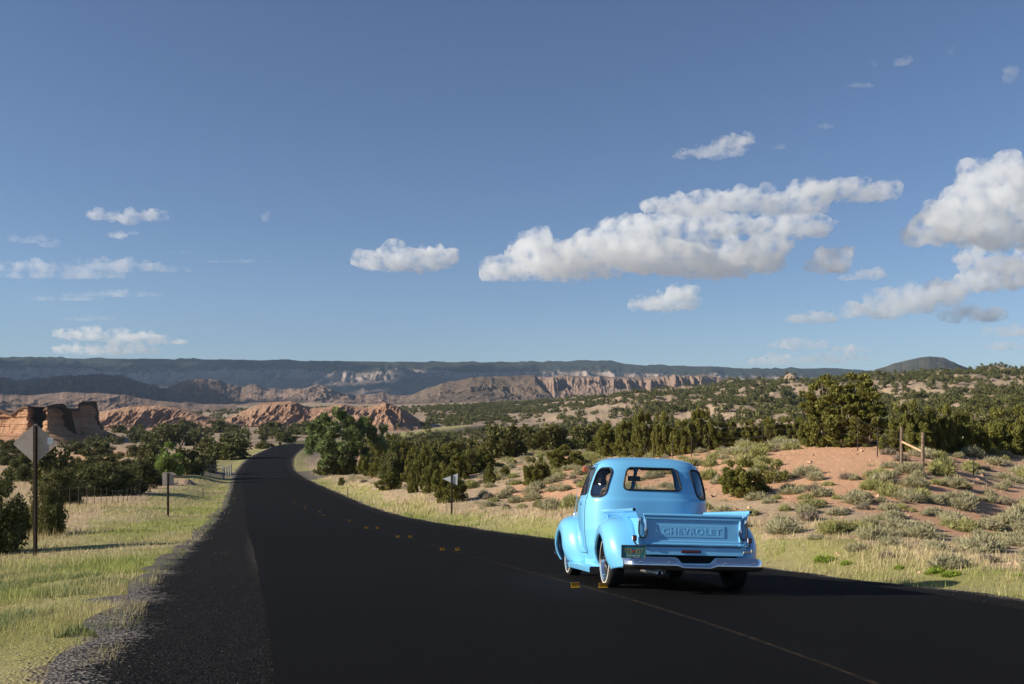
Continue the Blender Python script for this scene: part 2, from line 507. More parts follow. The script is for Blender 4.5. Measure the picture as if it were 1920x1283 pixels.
def mat_ground():
    t = NT('ground')
    p = t.pos()
    g = t.attr('gravel').outputs['Fac']; v = t.attr('verge').outputs['Fac']; r = t.attr('red').outputs['Fac']
    n1 = t.noise(.35, p, 6); n2 = t.noise(3.5, p, 6, .65); n3 = t.noise(38, p, 4, .7); n4 = t.noise(.012, p, 5)
    sand = t.mix(n1, (.38, .275, .18, 1), (.47, .355, .24, 1))
    redc = t.mix(n2, (.50, .27, .16, 1), (.64, .385, .24, 1))
    rr_ = t.mr(t.math('ADD', r, t.math('MULTIPLY', t.math('SUBTRACT', n2, .5), 1.0)), .3, .7)
    c = t.mix(rr_, sand, redc)
    tanc = t.mix(n3, (.34, .265, .145, 1), (.50, .41, .25, 1))
    c = t.mix(t.math('MULTIPLY', t.mr(n2, .50, .66), .35), c, tanc)
    farc = t.mix(n4, (.28, .205, .14, 1), (.36, .275, .195, 1))
    ln = t.n('ShaderNodeVectorMath', {0: p}, operation='LENGTH').outputs['Value']
    c = t.mix(t.mr(ln, 150, 350), c, farc)
    grassy = t.mix(n3, (.20, .20, .06, 1), (.36, .33, .13, 1))
    grassy = t.mix(t.mr(n1, .4, .62), grassy, (.34, .29, .15, 1))
    c = t.mix(t.mr(t.math('ADD', v, t.math('MULTIPLY', t.math('SUBTRACT', n2, .5), .7)), .35, .65), c, grassy)
    vor = t.n('ShaderNodeTexVoronoi', {'Vector': p, 'Scale': 34.0})
    grav = t.mix(vor.outputs['Color'], (.045, .04, .038, 1), (.27, .24, .215, 1))
    gm = t.mr(t.math('ADD', g, t.math('MULTIPLY', t.math('SUBTRACT', n2, .5), .9)), .42, .62)
    grav = t.mix(t.mr(n1, .45, .6, 0, .55), grav, (.24, .195, .12, 1)); c = t.mix(gm, c, grav)
    # dark clods, litter and dropped stones
    v2 = t.n('ShaderNodeTexVoronoi', {'Vector': p, 'Scale': 3.4})
    dots = t.mr(v2.outputs['Distance'], .10, .22, 1, 0)
    c = t.mix(t.math('MULTIPLY', dots, t.mr(n2, .45, .6, 0, .5)), c, (.12, .085, .05, 1))
    # far scrub: small dark shrubs too many to model one by one
    v3 = t.n('ShaderNodeTexVoronoi', {'Vector': p, 'Scale': .11})
    far_m = t.mr(ln, 1100, 1800)
    fs = t.math('MULTIPLY', t.mr(v3.outputs['Distance'], .22, .40, 1, 0), t.mr(t.noise(.006, p, 3), .40, .52))
    c = t.mix(t.math('MULTIPLY', fs, far_m), c, (.035, .05, .025, 1))
    t.P(Base_Color=c, Roughness=.95)
    t.p.inputs['Specular IOR Level'].default_value = .15
    h = t.math('ADD', t.math('MULTIPLY', n3, .35), t.math('ADD', n2, t.math('MULTIPLY', vor.outputs['Distance'], t.math('MULTIPLY', g, .8))))
    t.bump(h, .8, .10)
    return t.m
M_GROUND = mat_ground()
ground = mobj('ground', gv, [gf, cap], M_GROUND, attrs={'gravel': gravel, 'verge': verge, 'red': red})
tag(ground, kind='structure')

# ------------------------------------------------------------ road sheets
def strip(name, cols, lift, mat, i0=0, i1=None, edge_noise=0.0, seed=0, side=0, ref=None):
    """cols: functions of y giving the offset of each column from the centre line"""
    C = CL[i0:i1]; N = NR[i0:i1]; n = len(C); k = len(cols)
    O = np.stack([c(C[:, 1]) * np.ones(n) for c in cols], 1)
    A = O if ref is None else np.abs(np.abs(O) - ref(C[:, 1])[:, None]) * np.sign(np.abs(O) - ref(C[:, 1])[:, None]) + RW
    A = A.copy()
    if edge_noise:
        s = np.arange(n) * .5
        if side <= 0: O[:, 0] += fbm(s / 1.3, s * 0, 4, seed) * edge_noise
        if side >= 0: O[:, -1] += fbm(s / 1.3, s * 0 + 9, 4, seed + 7) * edge_noise
    X = C[:, 0, None] + N[:, 0, None] * O; Y = C[:, 1, None] + N[:, 1, None] * O
    Z = C[:, 2, None] - cross_fall(C[:, 1])[:, None] * np.clip(O, -9, 9) + lift
    return mobj(name, np.stack([X.ravel(), Y.ravel(), Z.ravel()], 1), grid_faces(k, n), mat, attrs={'off': A.ravel()})

def mat_asphalt():
    t = NT('asphalt'); p = t.pos()
    n1 = t.noise(.5, p, 4); n3 = t.noise(120, p, 3, .8); n2 = t.noise(9, p, 5, .7)
    c = t.mix(t.mr(n3, .35, .7), (.002, .002, .0022, 1), (.014, .0135, .0145, 1))
    c = t.mix(t.mr(n1, .4, .7, 0, .35), c, (.0085, .0082, .009, 1))
    sp = t.n('ShaderNodeTexVoronoi', {'Vector': p, 'Scale': 16.0})
    rnd = t.n('ShaderNodeSeparateColor', {'Color': sp.outputs['Color']}).outputs[0]
    chip = t.math('MULTIPLY', t.mr(sp.outputs['Distance'], .10, .16, 1, 0), t.math('GREATER_THAN', rnd, .985))
    c = t.mix(t.math('MULTIPLY', chip, .5), c, (.14, .13, .12, 1))
    # faint tan dust line along the centre joint
    o = t.attr('off').outputs['Fac']
    l = t.mr(t.math('ABSOLUTE', t.math('ADD', o, t.math('MULTIPLY', t.math('SUBTRACT', n1, .5), .08))), .0, .045, 1, 0)
    c = t.mix(t.math('MULTIPLY', l, t.mr(n2, .40, .62, .1, .7)), c, (.075, .052, .030, 1))
    t.P(Base_Color=c, Roughness=.9); t.p.inputs['Specular IOR Level'].default_value = .05
    t.bump(n3, .4, .01)
    return t.m
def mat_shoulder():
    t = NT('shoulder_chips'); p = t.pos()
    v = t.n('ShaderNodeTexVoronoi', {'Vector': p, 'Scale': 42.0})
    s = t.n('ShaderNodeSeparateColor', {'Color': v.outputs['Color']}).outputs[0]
    c = t.mix(t.mr(s, .3, 1.0), (.0025, .0025, .0027, 1), (.022, .020, .0195, 1))  # shade painted into the chip colour; gives way to pale gravel outward
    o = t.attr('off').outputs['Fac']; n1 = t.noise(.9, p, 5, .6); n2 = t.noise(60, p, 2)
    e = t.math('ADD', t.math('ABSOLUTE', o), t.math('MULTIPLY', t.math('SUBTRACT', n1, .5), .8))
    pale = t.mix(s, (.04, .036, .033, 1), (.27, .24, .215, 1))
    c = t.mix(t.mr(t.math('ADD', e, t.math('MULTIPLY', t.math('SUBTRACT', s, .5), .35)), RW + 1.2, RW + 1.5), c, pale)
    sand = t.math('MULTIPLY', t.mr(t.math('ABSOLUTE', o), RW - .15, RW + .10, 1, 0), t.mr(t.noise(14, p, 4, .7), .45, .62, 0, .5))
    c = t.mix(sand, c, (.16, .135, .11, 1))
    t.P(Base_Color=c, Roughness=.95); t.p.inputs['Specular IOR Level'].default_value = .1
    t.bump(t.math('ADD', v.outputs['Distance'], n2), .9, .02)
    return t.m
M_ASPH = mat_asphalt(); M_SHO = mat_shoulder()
i_end = int(np.argmax(CL[:, 1] > 400))
road = strip('road', [lambda y: -wl(y), lambda y: -wl(y) * .5, lambda y: 0, lambda y: wr(y) * .45, lambda y: wr(y) - .85], .012, M_ASPH, 0, i_end, .018, 4)
tag(road, kind='structure')
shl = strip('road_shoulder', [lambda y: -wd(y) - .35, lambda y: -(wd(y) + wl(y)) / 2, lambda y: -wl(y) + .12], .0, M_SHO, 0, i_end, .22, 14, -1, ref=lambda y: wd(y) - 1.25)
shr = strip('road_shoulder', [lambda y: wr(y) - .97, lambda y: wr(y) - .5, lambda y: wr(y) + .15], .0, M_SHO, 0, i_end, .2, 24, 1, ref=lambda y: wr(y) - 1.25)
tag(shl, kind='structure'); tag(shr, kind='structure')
# ------------------------------------------------------------ far landforms, each a closed-in relief standing on the ground
def mat_badland(name, ca, cb, veg, veg_scale, veg_top=0.0, strata=0.0, cliff=None, cap=False, veg_col=(.030, .045, .022, 1)):
    t = NT(name); p = t.pos()
    h = t.attr('h').outputs['Fac']; nz = t.n('ShaderNodeSeparateXYZ', {0: t.n('ShaderNodeNewGeometry').outputs['Normal']}).outputs[2]
    n1 = t.noise(veg_scale * .35, p, 6, .6); n2 = t.noise(veg_scale * 3, p, 5, .7)
    c = t.mix(t.mr(n1, .35, .65), ca, cb)
    c = t.mix(t.mr(n2, .3, .7, 0, .45), c, tuple(k * .72 for k in ca[:3]) + (1,))
    if strata:
        z = t.n('ShaderNodeSeparateXYZ', {0: p}).outputs[2]
        v = t.n('ShaderNodeCombineXYZ', {2: t.math('MULTIPLY', z, strata), 0: t.math('MULTIPLY', n1, .8)})
        s = t.noise(1.0, v.outputs[0], 4, .7)
        c = t.mix(t.mr(s, .50, .60, 0, .65), c, tuple(k * .42 for k in ca[:3]) + (1,))
    if cap: c = t.mix(t.mr(t.math('ADD', h, t.math('MULTIPLY', t.math('SUBTRACT', n2, .5), .12)), 0.895, .93), c, (.13, .085, .06, 1))
    if cliff:
        cz = t.mr(t.math('ADD', h, t.math('MULTIPLY', t.math('SUBTRACT', n1, .5), .5)), cliff[0], cliff[1])
        c = t.mix(t.math('MULTIPLY', cz, t.mr(nz, .70, .95, 1, 0)), c, cliff[2])
    v3 = t.n('ShaderNodeTexVoronoi', {'Vector': p, 'Scale': veg_scale})
    thr = t.math('ADD', veg, t.math('MULTIPLY', t.math('SUBTRACT', n1, .5), .9))
    thr = t.math('ADD', thr, t.mr(nz, .45, .85, -.18, .05))
    if veg_top: thr = t.math('ADD', thr, t.mr(h, veg_top - .1, veg_top + .04, 0, .8))
    m = t.math('LESS_THAN', v3.outputs['Distance'], thr)
    c = t.mix(t.math('MULTIPLY', m, .9), c, veg_col)
    t.P(Base_Color=c, Roughness=.95); t.p.inputs['Specular IOR Level'].default_value = .1
    t.bump(t.math('ADD', n2, t.math('MULTIPLY', n1, 2)), 1.0, .5 / veg_scale)
    return t.m

def landform(name, mat, crest, D0, D1, D2, prof, seed=1, flute=.12, fl=(60, 160), n=(500, 90), base_drop=4, rough=0.0, back=.6, jitter=0.0, step=0.0, ground_base=True, crest_n=0.0, warp=0.0, gain=.6):
    cx = np.array([c[0] for c in crest], float); cyy = np.array([c[1] for c in crest], float)
    px = np.linspace(cx[0], cx[-1], n[0]); v = np.linspace(0, 1, n[1])
    D = np.r_[D0 + (D1 - D0) * v ** .9 * 1.0]
    D = np.r_[D, np.linspace(D1, D2, max(8, n[1] // 4))[1:]]
    PX, DD = np.meshgrid(px, D)
    X = (PX - 960) / F * DD
    yt = np.interp(px, cx, cyy)
    if crest_n: yt = yt + fbm(px / 14, px * 0, 5, seed + 50) * crest_n
    zc = (HY - yt) / F * D1
    win = np.minimum(1, np.minimum((px - cx[0]), (cx[-1] - px)) / (.04 * (cx[-1] - cx[0])))
    if ground_base:
        zb = gz(X, DD, road=False) - .5
    else:
        zb = np.tile(base_drop, X.shape).astype(float)
    wx = fbm(X / (fl[0] * 2.5), DD / (fl[1] * 1.5), 3, seed + 3) * warp
    g = ridged(X / fl[0] + wx, DD / fl[1] + wx * .6, 7, seed, gain)
    T = (DD - D0) / (D1 - D0)
    t = T + (g - .55) * flute * 2 * np.clip(T * 4, 0, 1) * np.clip((1.0 - T) * 3.2, 0, 1)
    if jitter: t = t + fbm(X / (fl[0] * .35), DD / (fl[0] * .35), 3, seed + 9) * jitter
    s = np.interp(np.clip(t, 0, 1), [p[0] for p in prof], [p[1] for p in prof])
    bk = np.clip((DD - D1) / (D2 - D1), 0, 1)
    s = s * np.where(DD > D1, 1 - back * bk ** 1.3, 1)
    if step:
        q = s / step; fq = q - np.floor(q); s = (np.floor(q) + sstep(.15, .6, fq)) * step * .6 + s * .4
    Hh = np.maximum(zc[None, :] - zb[-1 * 0 + np.argmin(abs(D - D1))][None, :], 0)
    Z = zb + Hh * s * win[None, :]
    if rough: Z = Z + (fbm(X / (fl[0] * .2), DD / (fl[0] * .2), 4, seed + 5)) * rough * np.clip(s * 5, 0, 1)
    Z = Z - (1 - win[None, :]) * 3 - (DD >= D2 - 1e-3) * Hh * .6 - (DD <= D0 + 1e-3) * 3
    hn = np.clip(s, 0, 1) * win[None, :]
    o = mobj(name, np.stack([X.ravel(), DD.ravel(), Z.ravel()], 1), grid_faces(len(px), len(D)), mat, attrs={'h': hn.ravel()})
    return tag(o, kind='structure')

M_MESA = mat_badland('mesa_rock', (.13, .10, .085, 1), (.23, .18, .155, 1), .18, .075, .72, cliff=(.30, .50, (.34, .27, .235, 1)), veg_col=(.018, .028, .016, 1))
M_BAD = mat_badland('badland_clay', (.21, .145, .115, 1), (.31, .22, .175, 1), .08, .12)
M_PLAT = mat_badland('plateau_rock', (.21, .145, .11, 1), (.31, .215, .165, 1), .11, .42, .0)
M_PLAT2 = mat_badland('dotted_plateau', (.12, .09, .07, 1), (.19, .14, .105, 1), .11, .50, .0)
M_MOUND = mat_badland('pink_clay', (.40, .235, .155, 1), (.50, .315, .215, 1), .01, .22)
M_BUTTE = mat_badland('butte_sandstone', (.43, .235, .135, 1), (.52, .315, .195, 1), -.6, .8, strata=.75, cap=True)
M_CONE = mat_badland('cone_hill_soil', (.055, .058, .050, 1), (.10, .098, .08, 1), .055, .48)

landform('mesa', M_MESA, [(-400, 674), (0, 671.5), (300, 673), (600, 677), (900, 680), (1000, 679), (1100, 680), (1160, 682), (1210, 686), (1330, 687), (1380, 691), (1440, 692), (1570, 690.5), (1610, 695), (1800, 699), (1920, 702), (2400, 706)],
    4000, 5600, 9500, [(0, 0), (.25, .12), (.5, .34), (.62, .46), (.70, .66), (.85, .86), (.97, .985), (1, 1)], 3, .13, (210, 620), (1300, 190), back=.02, jitter=.03, warp=.8)
landform('badlands_ridge', M_BAD, [(-260, 735), (-100, 722), (0, 716), (60, 711), (130, 703), (165, 704), (190, 707), (230, 708), (260, 716), (300, 731), (330, 724), (375, 711.5), (420, 720), (480, 728), (530, 737), (560, 732), (605, 726), (640, 737), (665, 743), (690, 738), (720, 742), (790, 752), (840, 765)],
    1750, 2350, 2800, [(0, 0), (.3, .22), (.6, .55), (.85, .85), (1, 1)], 8, .26, (75, 260), (1100, 150), back=.7, jitter=.06, crest_n=2.5, warp=.6)
landform('badlands_ridge', M_BAD, [(-300, 748), (-100, 742), (0, 739), (50, 742), (120, 735), (170, 737), (235, 741), (300, 752), (360, 757), (450, 764), (560, 775)],
    1150, 1450, 1700, [(0, 0), (.4, .35), (.8, .8), (1, 1)], 15, .22, (60, 170), (600, 80), back=.8, crest_n=2, warp=.5)
landform('plateau', M_PLAT2, [(700, 765), (760, 748), (800, 728), (850, 715), (900, 708.5), (960, 705), (1003, 703.5), (1010, 711), (1020, 722), (1035, 742), (1050, 762)],
    1650, 2100, 2300, [(0, 0), (.25, .12), (.55, .42), (.64, .60), (.85, .82), (1, 1)], 23, .14, (80, 220), (700, 120), back=.8, jitter=.05, warp=.6)
landform('cliff', M_PLAT, [(900, 730), (960, 712), (1010, 707), (1080, 706.5), (1160, 707), (1240, 709), (1290, 708), (1320, 703), (1345, 708), (1380, 716), (1440, 735), (1500, 750)],
    2250, 2480, 3000, [(0, 0), (.3, .25), (.55, .45), (.7, .85), (.85, .97), (1, 1)], 33, .30, (60, 300), (700, 110), back=.35, jitter=.05, warp=.4)
landform('clay_mound', M_MOUND, [(150, 800), (178, 776), (205, 768), (235, 764), (270, 760.5), (300, 761), (335, 765), (375, 777), (420, 788), (450, 797)],
    500, 560, 640, [(0, 0), (.4, .38), (.8, .85), (1, 1)], 43, .24, (15, 60), (500, 80), back=.9, jitter=.03, crest_n=.8, warp=.4)
landform('clay_mound', M_MOUND, [(400, 800), (440, 778), (470, 764), (500, 755), (545, 752), (556, 754), (580, 766), (610, 764), (640, 757), (665, 762), (690, 764), (722, 754), (745, 762), (770, 776), (800, 797)],
    520, 590, 690, [(0, 0), (.4, .42), (.8, .88), (1, 1)], 57, .30, (17, 70), (600, 90), back=.85, jitter=.03, crest_n=.6, warp=.4)
# the butte: a standing wall of level beds, its long right face turned away from the sun
def butte():
    path = np.array([(-230, 352), (-120, 344), (-60, 338), (-20, 330), (10, 328), (36, 323), (52, 318), (64, 322), (72, 330), (77, 335), (80, 326), (86, 315), (92, 316), (110, 323), (132, 331), (160, 341), (180, 349), (186, 356), (206, 366)], float)
    crest = [(-230, 792), (-120, 774), (-60, 771), (-8, 769), (0, 768), (8, 771), (20, 776), (30, 770), (36, 763.5), (42, 761), (58, 761), (61, 765), (68, 774), (76, 783), (80, 776), (82.5, 764), (90, 761.5), (98, 759.5), (108, 757.5), (121, 757), (122.5, 763), (127, 766.5), (146, 765.5), (149.5, 764), (150.5, 754.5), (158, 753.5), (178, 752), (181, 754), (182.5, 768), (185, 786), (192, 802), (206, 816)]
    px = np.linspace(-230, 206, 900); Dw = np.interp(px, path[:, 0], path[:, 1]); Dw = np.convolve(np.pad(Dw, 6, 'edge'), np.ones(13) / 13, 'valid')
    yt = np.interp(px, [c[0] for c in crest], [c[1] for c in crest]); yt = yt + fbm(px / 3.5, px * 0, 3, 5) * .7
    X = (px - 960) / F * Dw; tx = np.gradient(X); ty = np.gradient(Dw); ln = np.hypot(tx, ty); nx, ny = ty / ln, -tx / ln           # outward (towards the camera)
    base = gz(X, Dw, road=False) - 1.5; top = (HY - yt) / F * Dw; H = np.maximum(top - base, .5)
    vs = []; hs = []; nv = 110
    for k in range(nv):
        v = k / (nv - 1) * 1.0; z = base + H * v; zz = z
        talus = np.interp(v, [0, .18, .36, .5, 1.0], [13, 7.0, 2.4, 1.0, 0])
        bed = (vnoise(X / 60 + 3, zz * 1.05, 9) - .5) * 1.5 + (vnoise(X / 25, zz * 2.7, 19) - .5) * .7
        gull = (ridged(X / 7, zz / 14, 4, 29) - .5) * 1.6 * np.interp(v, [0, .5, .9, 1], [1, .9, .5, .3]) + fbm(X / 2.2, zz / 2.2, 4, 39) * .45
        capo = .9 * sstep(.90, .94, v)
        o = talus + bed * sstep(.2, .4, v) + gull + capo - 1.2 * v
        vs.append(np.stack([X + nx * o, Dw + ny * o, zz], 1)); hs.append(np.full(len(px), v))
    for d in (2.5, 6, 10, 14):
        vs.append(np.stack([X - nx * d * .4, Dw + d, top - (.3 if d < 12 else 12) + fbm(X / 4, px * 0 + d, 3, 4) * .4], 1)); hs.append(np.full(len(px), 1.0))
    o = mobj('sandstone_butte', np.vstack(vs), grid_faces(len(px), nv + 4), M_BUTTE, attrs={'h': np.concatenate(hs)})
    return tag(o, kind='structure')
butte()
landform('cone_hill', M_CONE, [(1500, 728), (1570, 714), (1630, 699), (1675, 682), (1700, 676), (1725, 670.5), (1742, 668.5), (1762, 670), (1790, 681), (1812, 689), (1840, 697), (1880, 706), (1940, 722)],
    2300, 2900, 3400, [(0, 0), (.3, .2), (.7, .7), (1, 1)], 71, .04, (260, 400), (500, 110), back=.8)
# ------------------------------------------------------------ vegetation meshes
RNG = np.random.default_rng(7)
def foliage_mat(name, a, b, c=None, rough=.75, trans=.10):
    t = NT(name)
    inf = t.n('ShaderNodeObjectInfo').outputs['Random']
    k = t.attr('tint').outputs['Fac']
    col = t.mix(k, a, b)
    if c: col = t.mix(t.math('MULTIPLY', inf, .7), col, c)
    t.P(Base_Color=col, Roughness=rough); t.p.inputs['Specular IOR Level'].default_value = .25
    d = t.n('ShaderNodeBsdfTranslucent', {'Color': col})
    m = t.n('ShaderNodeMixShader', {0: trans, 1: t.p.outputs[0], 2: d.outputs[0]})
    t.t.links.new(m.outputs[0], t.out.inputs[0])
    return t.m
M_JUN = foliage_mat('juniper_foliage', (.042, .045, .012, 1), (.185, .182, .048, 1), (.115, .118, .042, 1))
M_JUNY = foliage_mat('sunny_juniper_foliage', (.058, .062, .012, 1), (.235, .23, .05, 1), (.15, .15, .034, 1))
M_COT = foliage_mat('cottonwood_foliage', (.08, .11, .028, 1), (.27, .33, .13, 1), None, .5, .25)
M_BRT = foliage_mat('bright_foliage', (.11, .16, .03, 1), (.26, .34, .08, 1), None, .5, .25)
M_SAGE = foliage_mat('sagebrush_foliage', (.20, .175, .10, 1), (.46, .44, .25, 1), (.34, .32, .20, 1), .85, .15)
M_RAB = foliage_mat('rabbitbrush_foliage', (.15, .15, .05, 1), (.42, .42, .15, 1), (.32, .31, .14, 1), .85, .15)
M_DEAD = foliage_mat('dry_brush', (.15, .12, .085, 1), (.30, .25, .19, 1), None, .9, .05)
M_GREEN = foliage_mat('green_tuft', (.12, .18, .02, 1), (.30, .38, .05, 1), None, .7, .2)
def bark():
    t = NT('bark'); p = t.obj(); n = t.noise(14, p, 5)
    t.P(Base_Color=t.mix(n, (.07, .05, .035, 1), (.24, .19, .15, 1)), Roughness=.9); t.bump(n, .6, .03); return t.m
M_BARK = bark()

def tris_at(P, N, size, rng, aspect=(.35, 1.0), up=0.0):
    """one random leaf triangle per point; N outward directions"""
    n = len(P)
    d = N + rng.normal(0, .55, (n, 3)); d[:, 2] += up
    d /= np.linalg.norm(d, axis=1)[:, None] + 1e-9
    r = rng.normal(0, 1, (n, 3)); s = np.cross(d, r); s /= np.linalg.norm(s, axis=1)[:, None] + 1e-9
    sz = size * rng.uniform(.6, 1.4, (n, 1)); w = sz * rng.uniform(aspect[0], aspect[1], (n, 1)) * .5
    a = P - s * w; b = P + s * w; c = P + d * sz
    V = np.stack([a, b, c], 1).reshape(-1, 3)
    return V, np.arange(3 * n).reshape(-1, 3)

def blob_core(cl, rad, rng, k=.55):
    """rough inner mass: low-poly lumps inside each clump so that the crown is not see-through"""
    ico_v = []; ico_f = []
    ph = (1 + 5 ** .5) / 2
    iv = np.array([(-1, ph, 0), (1, ph, 0), (-1, -ph, 0), (1, -ph, 0), (0, -1, ph), (0, 1, ph), (0, -1, -ph), (0, 1, -ph), (ph, 0, -1), (ph, 0, 1), (-ph, 0, -1), (-ph, 0, 1)], float)
    iv /= np.linalg.norm(iv[0])
    fi = np.array([(0,11,5),(0,5,1),(0,1,7),(0,7,10),(0,10,11),(1,5,9),(5,11,4),(11,10,2),(10,7,6),(7,1,8),(3,9,4),(3,4,2),(3,2,6),(3,6,8),(3,8,9),(4,9,5),(2,4,11),(6,2,10),(8,6,7),(9,8,1)])
    for i, (c, r) in enumerate(zip(cl, rad)):
        v = iv * r * k * rng.uniform(.75, 1.15, (12, 1)) + c
        ico_f.append(fi + len(ico_v) * 12); ico_v.append(v)
    return np.vstack(ico_v), np.vstack(ico_f)

def crown(h, w, ncl, per, leaf, rng, shape='dome', up=.5, base=.0, crs=.24, core=True, droop=0):
    """clumps spread through the crown volume; returns V,F,tint"""
    cl = []
    spires = [(rng.uniform(-.33, .33) * w, rng.uniform(-.33, .33) * w, rng.uniform(.62, 1.0)) for _ in range(6)]
    spires[0] = (0.0, 0.0, 1.0)
    while len(cl) < ncl:
        u = rng.uniform(-1, 1, 3); u[2] = rng.uniform(0, 1)
        if shape == 'dome':
            rmax = np.sqrt(max(0, 1 - (u[2] * .98) ** 2.4)) * (.70 + .3 * min(1, u[2] * 4 + .25))
        elif shape == 'spire':
            rmax = (1 - u[2]) ** .62 * (.75 + .25 * min(1, u[2] * 5)) + .06
        elif shape == 'column':
            rmax = .9 * np.sqrt(max(0, 1 - abs(2 * u[2] - .95) ** 3)) + .08
        else:
            rmax = np.sqrt(max(0, 1 - (2 * u[2] - 1) ** 2))
        rr_ = np.hypot(u[0], u[1])
        an = math.atan2(u[1], u[0])
        lob = 1 + .16 * math.sin(3 * an + spires[1][0] * 20) + .12 * math.sin(5 * an + spires[2][1] * 30 + u[2] * 4)
        if rr_ > rmax * lob or rr_ < rmax * .25 * rng.random(): continue
        z = base * h + u[2] * h * (1 - base) 
        if shape == 'dome':
            sp = max(s[2] * math.exp(-(((u[0]*w/2 - s[0]) ** 2 + (u[1]*w/2 - s[1]) ** 2) / (.10 * w * w))) for s in spires)
            if u[2] > .35 + .65 * sp: continue
        cl.append((u[0] * w / 2, u[1] * w / 2, z))
    cl = np.array(cl); r = rng.uniform(.7, 1.25, len(cl)) * crs * (w + h) / 2 * .62
    cl[:, 2] = np.maximum(cl[:, 2], r * .55)
    k = rng.integers(0, len(cl), ncl * per)
    dirs = rng.normal(0, 1, (len(k), 3)); dirs /= np.linalg.norm(dirs, axis=1)[:, None]
    rad = r[k] * rng.uniform(.55, 1.0, len(k)) ** .6
    P = cl[k] + dirs * rad[:, None] * np.array([1, 1, 1.15])
    P[:, 2] = np.maximum(P[:, 2], .02)
    V, Fc = tris_at(P, dirs, leaf, rng, up=up)
    cln = rng.uniform(0, 1, len(cl))
    tint = np.clip(.55 * cln[k] + .45 * rng.random(len(k)), 0, 1)
    T = np.repeat(tint, 3)
    if core:
        cv, cf = blob_core(cl, r, rng)
        cv[:, 2] = np.maximum(cv[:, 2], 0)
        Fc = np.vstack([Fc, cf + len(V)]); V = np.vstack([V, cv]); T = np.r_[T, np.full(len(cv), .08)]
    return V, Fc, T

def trunk_mesh(name, h, w, rng, n=5, r=.09, crooked=.25, reach=.85):
    m = MB()
    for i in range(n):
        a = rng.uniform(0, 2 * math.pi); sp = rng.uniform(.25, 1) * w * .36
        pts = []; rs = []
        hh = h * rng.uniform(.6, 1) * reach
        for j in range(6):
            t = j / 5
            pts.append((math.cos(a) * sp * t + rng.normal(0, crooked * .05 * h) * t, math.sin(a) * sp * t + rng.normal(0, crooked * .05 * h) * t, -.15 + hh * t))
            rs.append(r * h / 3 * (1 - .8 * t) * (1 if i == 0 else .6) + .006)
        m.tube(pts, rs, 6)
    me = bpy.data.meshes.new(name); me.from_pydata(m.v, [], m.f); me.materials.append(M_BARK); smooth_by_angle(me, 180)
    return me

class Kind: pass
def make_kind(h, w, ncl, per, leaf, mat, seed, shape='dome', up=.5, base=0, crs=.24, trunk=True, tn=5, tr=.09, core=True, reach=.85):
    rng = np.random.default_rng(seed); k = Kind(); k.h = h; k.w = w
    V, Fc, T = crown(h, w, ncl, per, leaf, rng, shape, up, base, crs, core)
    k.crown = mesh_np('crown', V, Fc, (mat,), smooth=False, attrs={'tint': T})
    k.V = V; k.F = Fc; k.T = T
    k.trunk = trunk_mesh('trunk', h, w, rng, tn, tr, reach=reach) if trunk else None
    return k
K_NEAR = [make_kind(3.2, 3.0, 100, 230, .095, M_JUN, 100 + i, 'dome', crs=.17) for i in range(3)]
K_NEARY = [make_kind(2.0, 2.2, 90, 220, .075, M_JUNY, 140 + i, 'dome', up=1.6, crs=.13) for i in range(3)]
K_MID = [make_kind(3.2, 3.4, 44, 65, .27, M_JUN, 200 + i, 'dome', crs=.19) for i in range(6)]
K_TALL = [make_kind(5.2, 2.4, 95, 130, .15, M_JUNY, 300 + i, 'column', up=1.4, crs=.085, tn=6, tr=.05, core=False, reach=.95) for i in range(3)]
K_FAR = [make_kind(3.2, 3.8, 14, 16, .62, M_JUN, 400 + i, 'dome', trunk=False) for i in range(5)]
K_COT = make_kind(9.5, 11.0, 110, 210, .32, M_COT, 501, 'round', up=0, base=.12, crs=.085, tn=9, tr=.075)
K_BRT = make_kind(3.6, 3.0, 50, 110, .17, M_BRT, 511, 'spire', up=.4, base=.05, crs=.13)
K_PALE = make_kind(1.4, 1.8, 40, 60, .10, M_JUNY, 512, 'dome', up=.6, crs=.13, core=False)

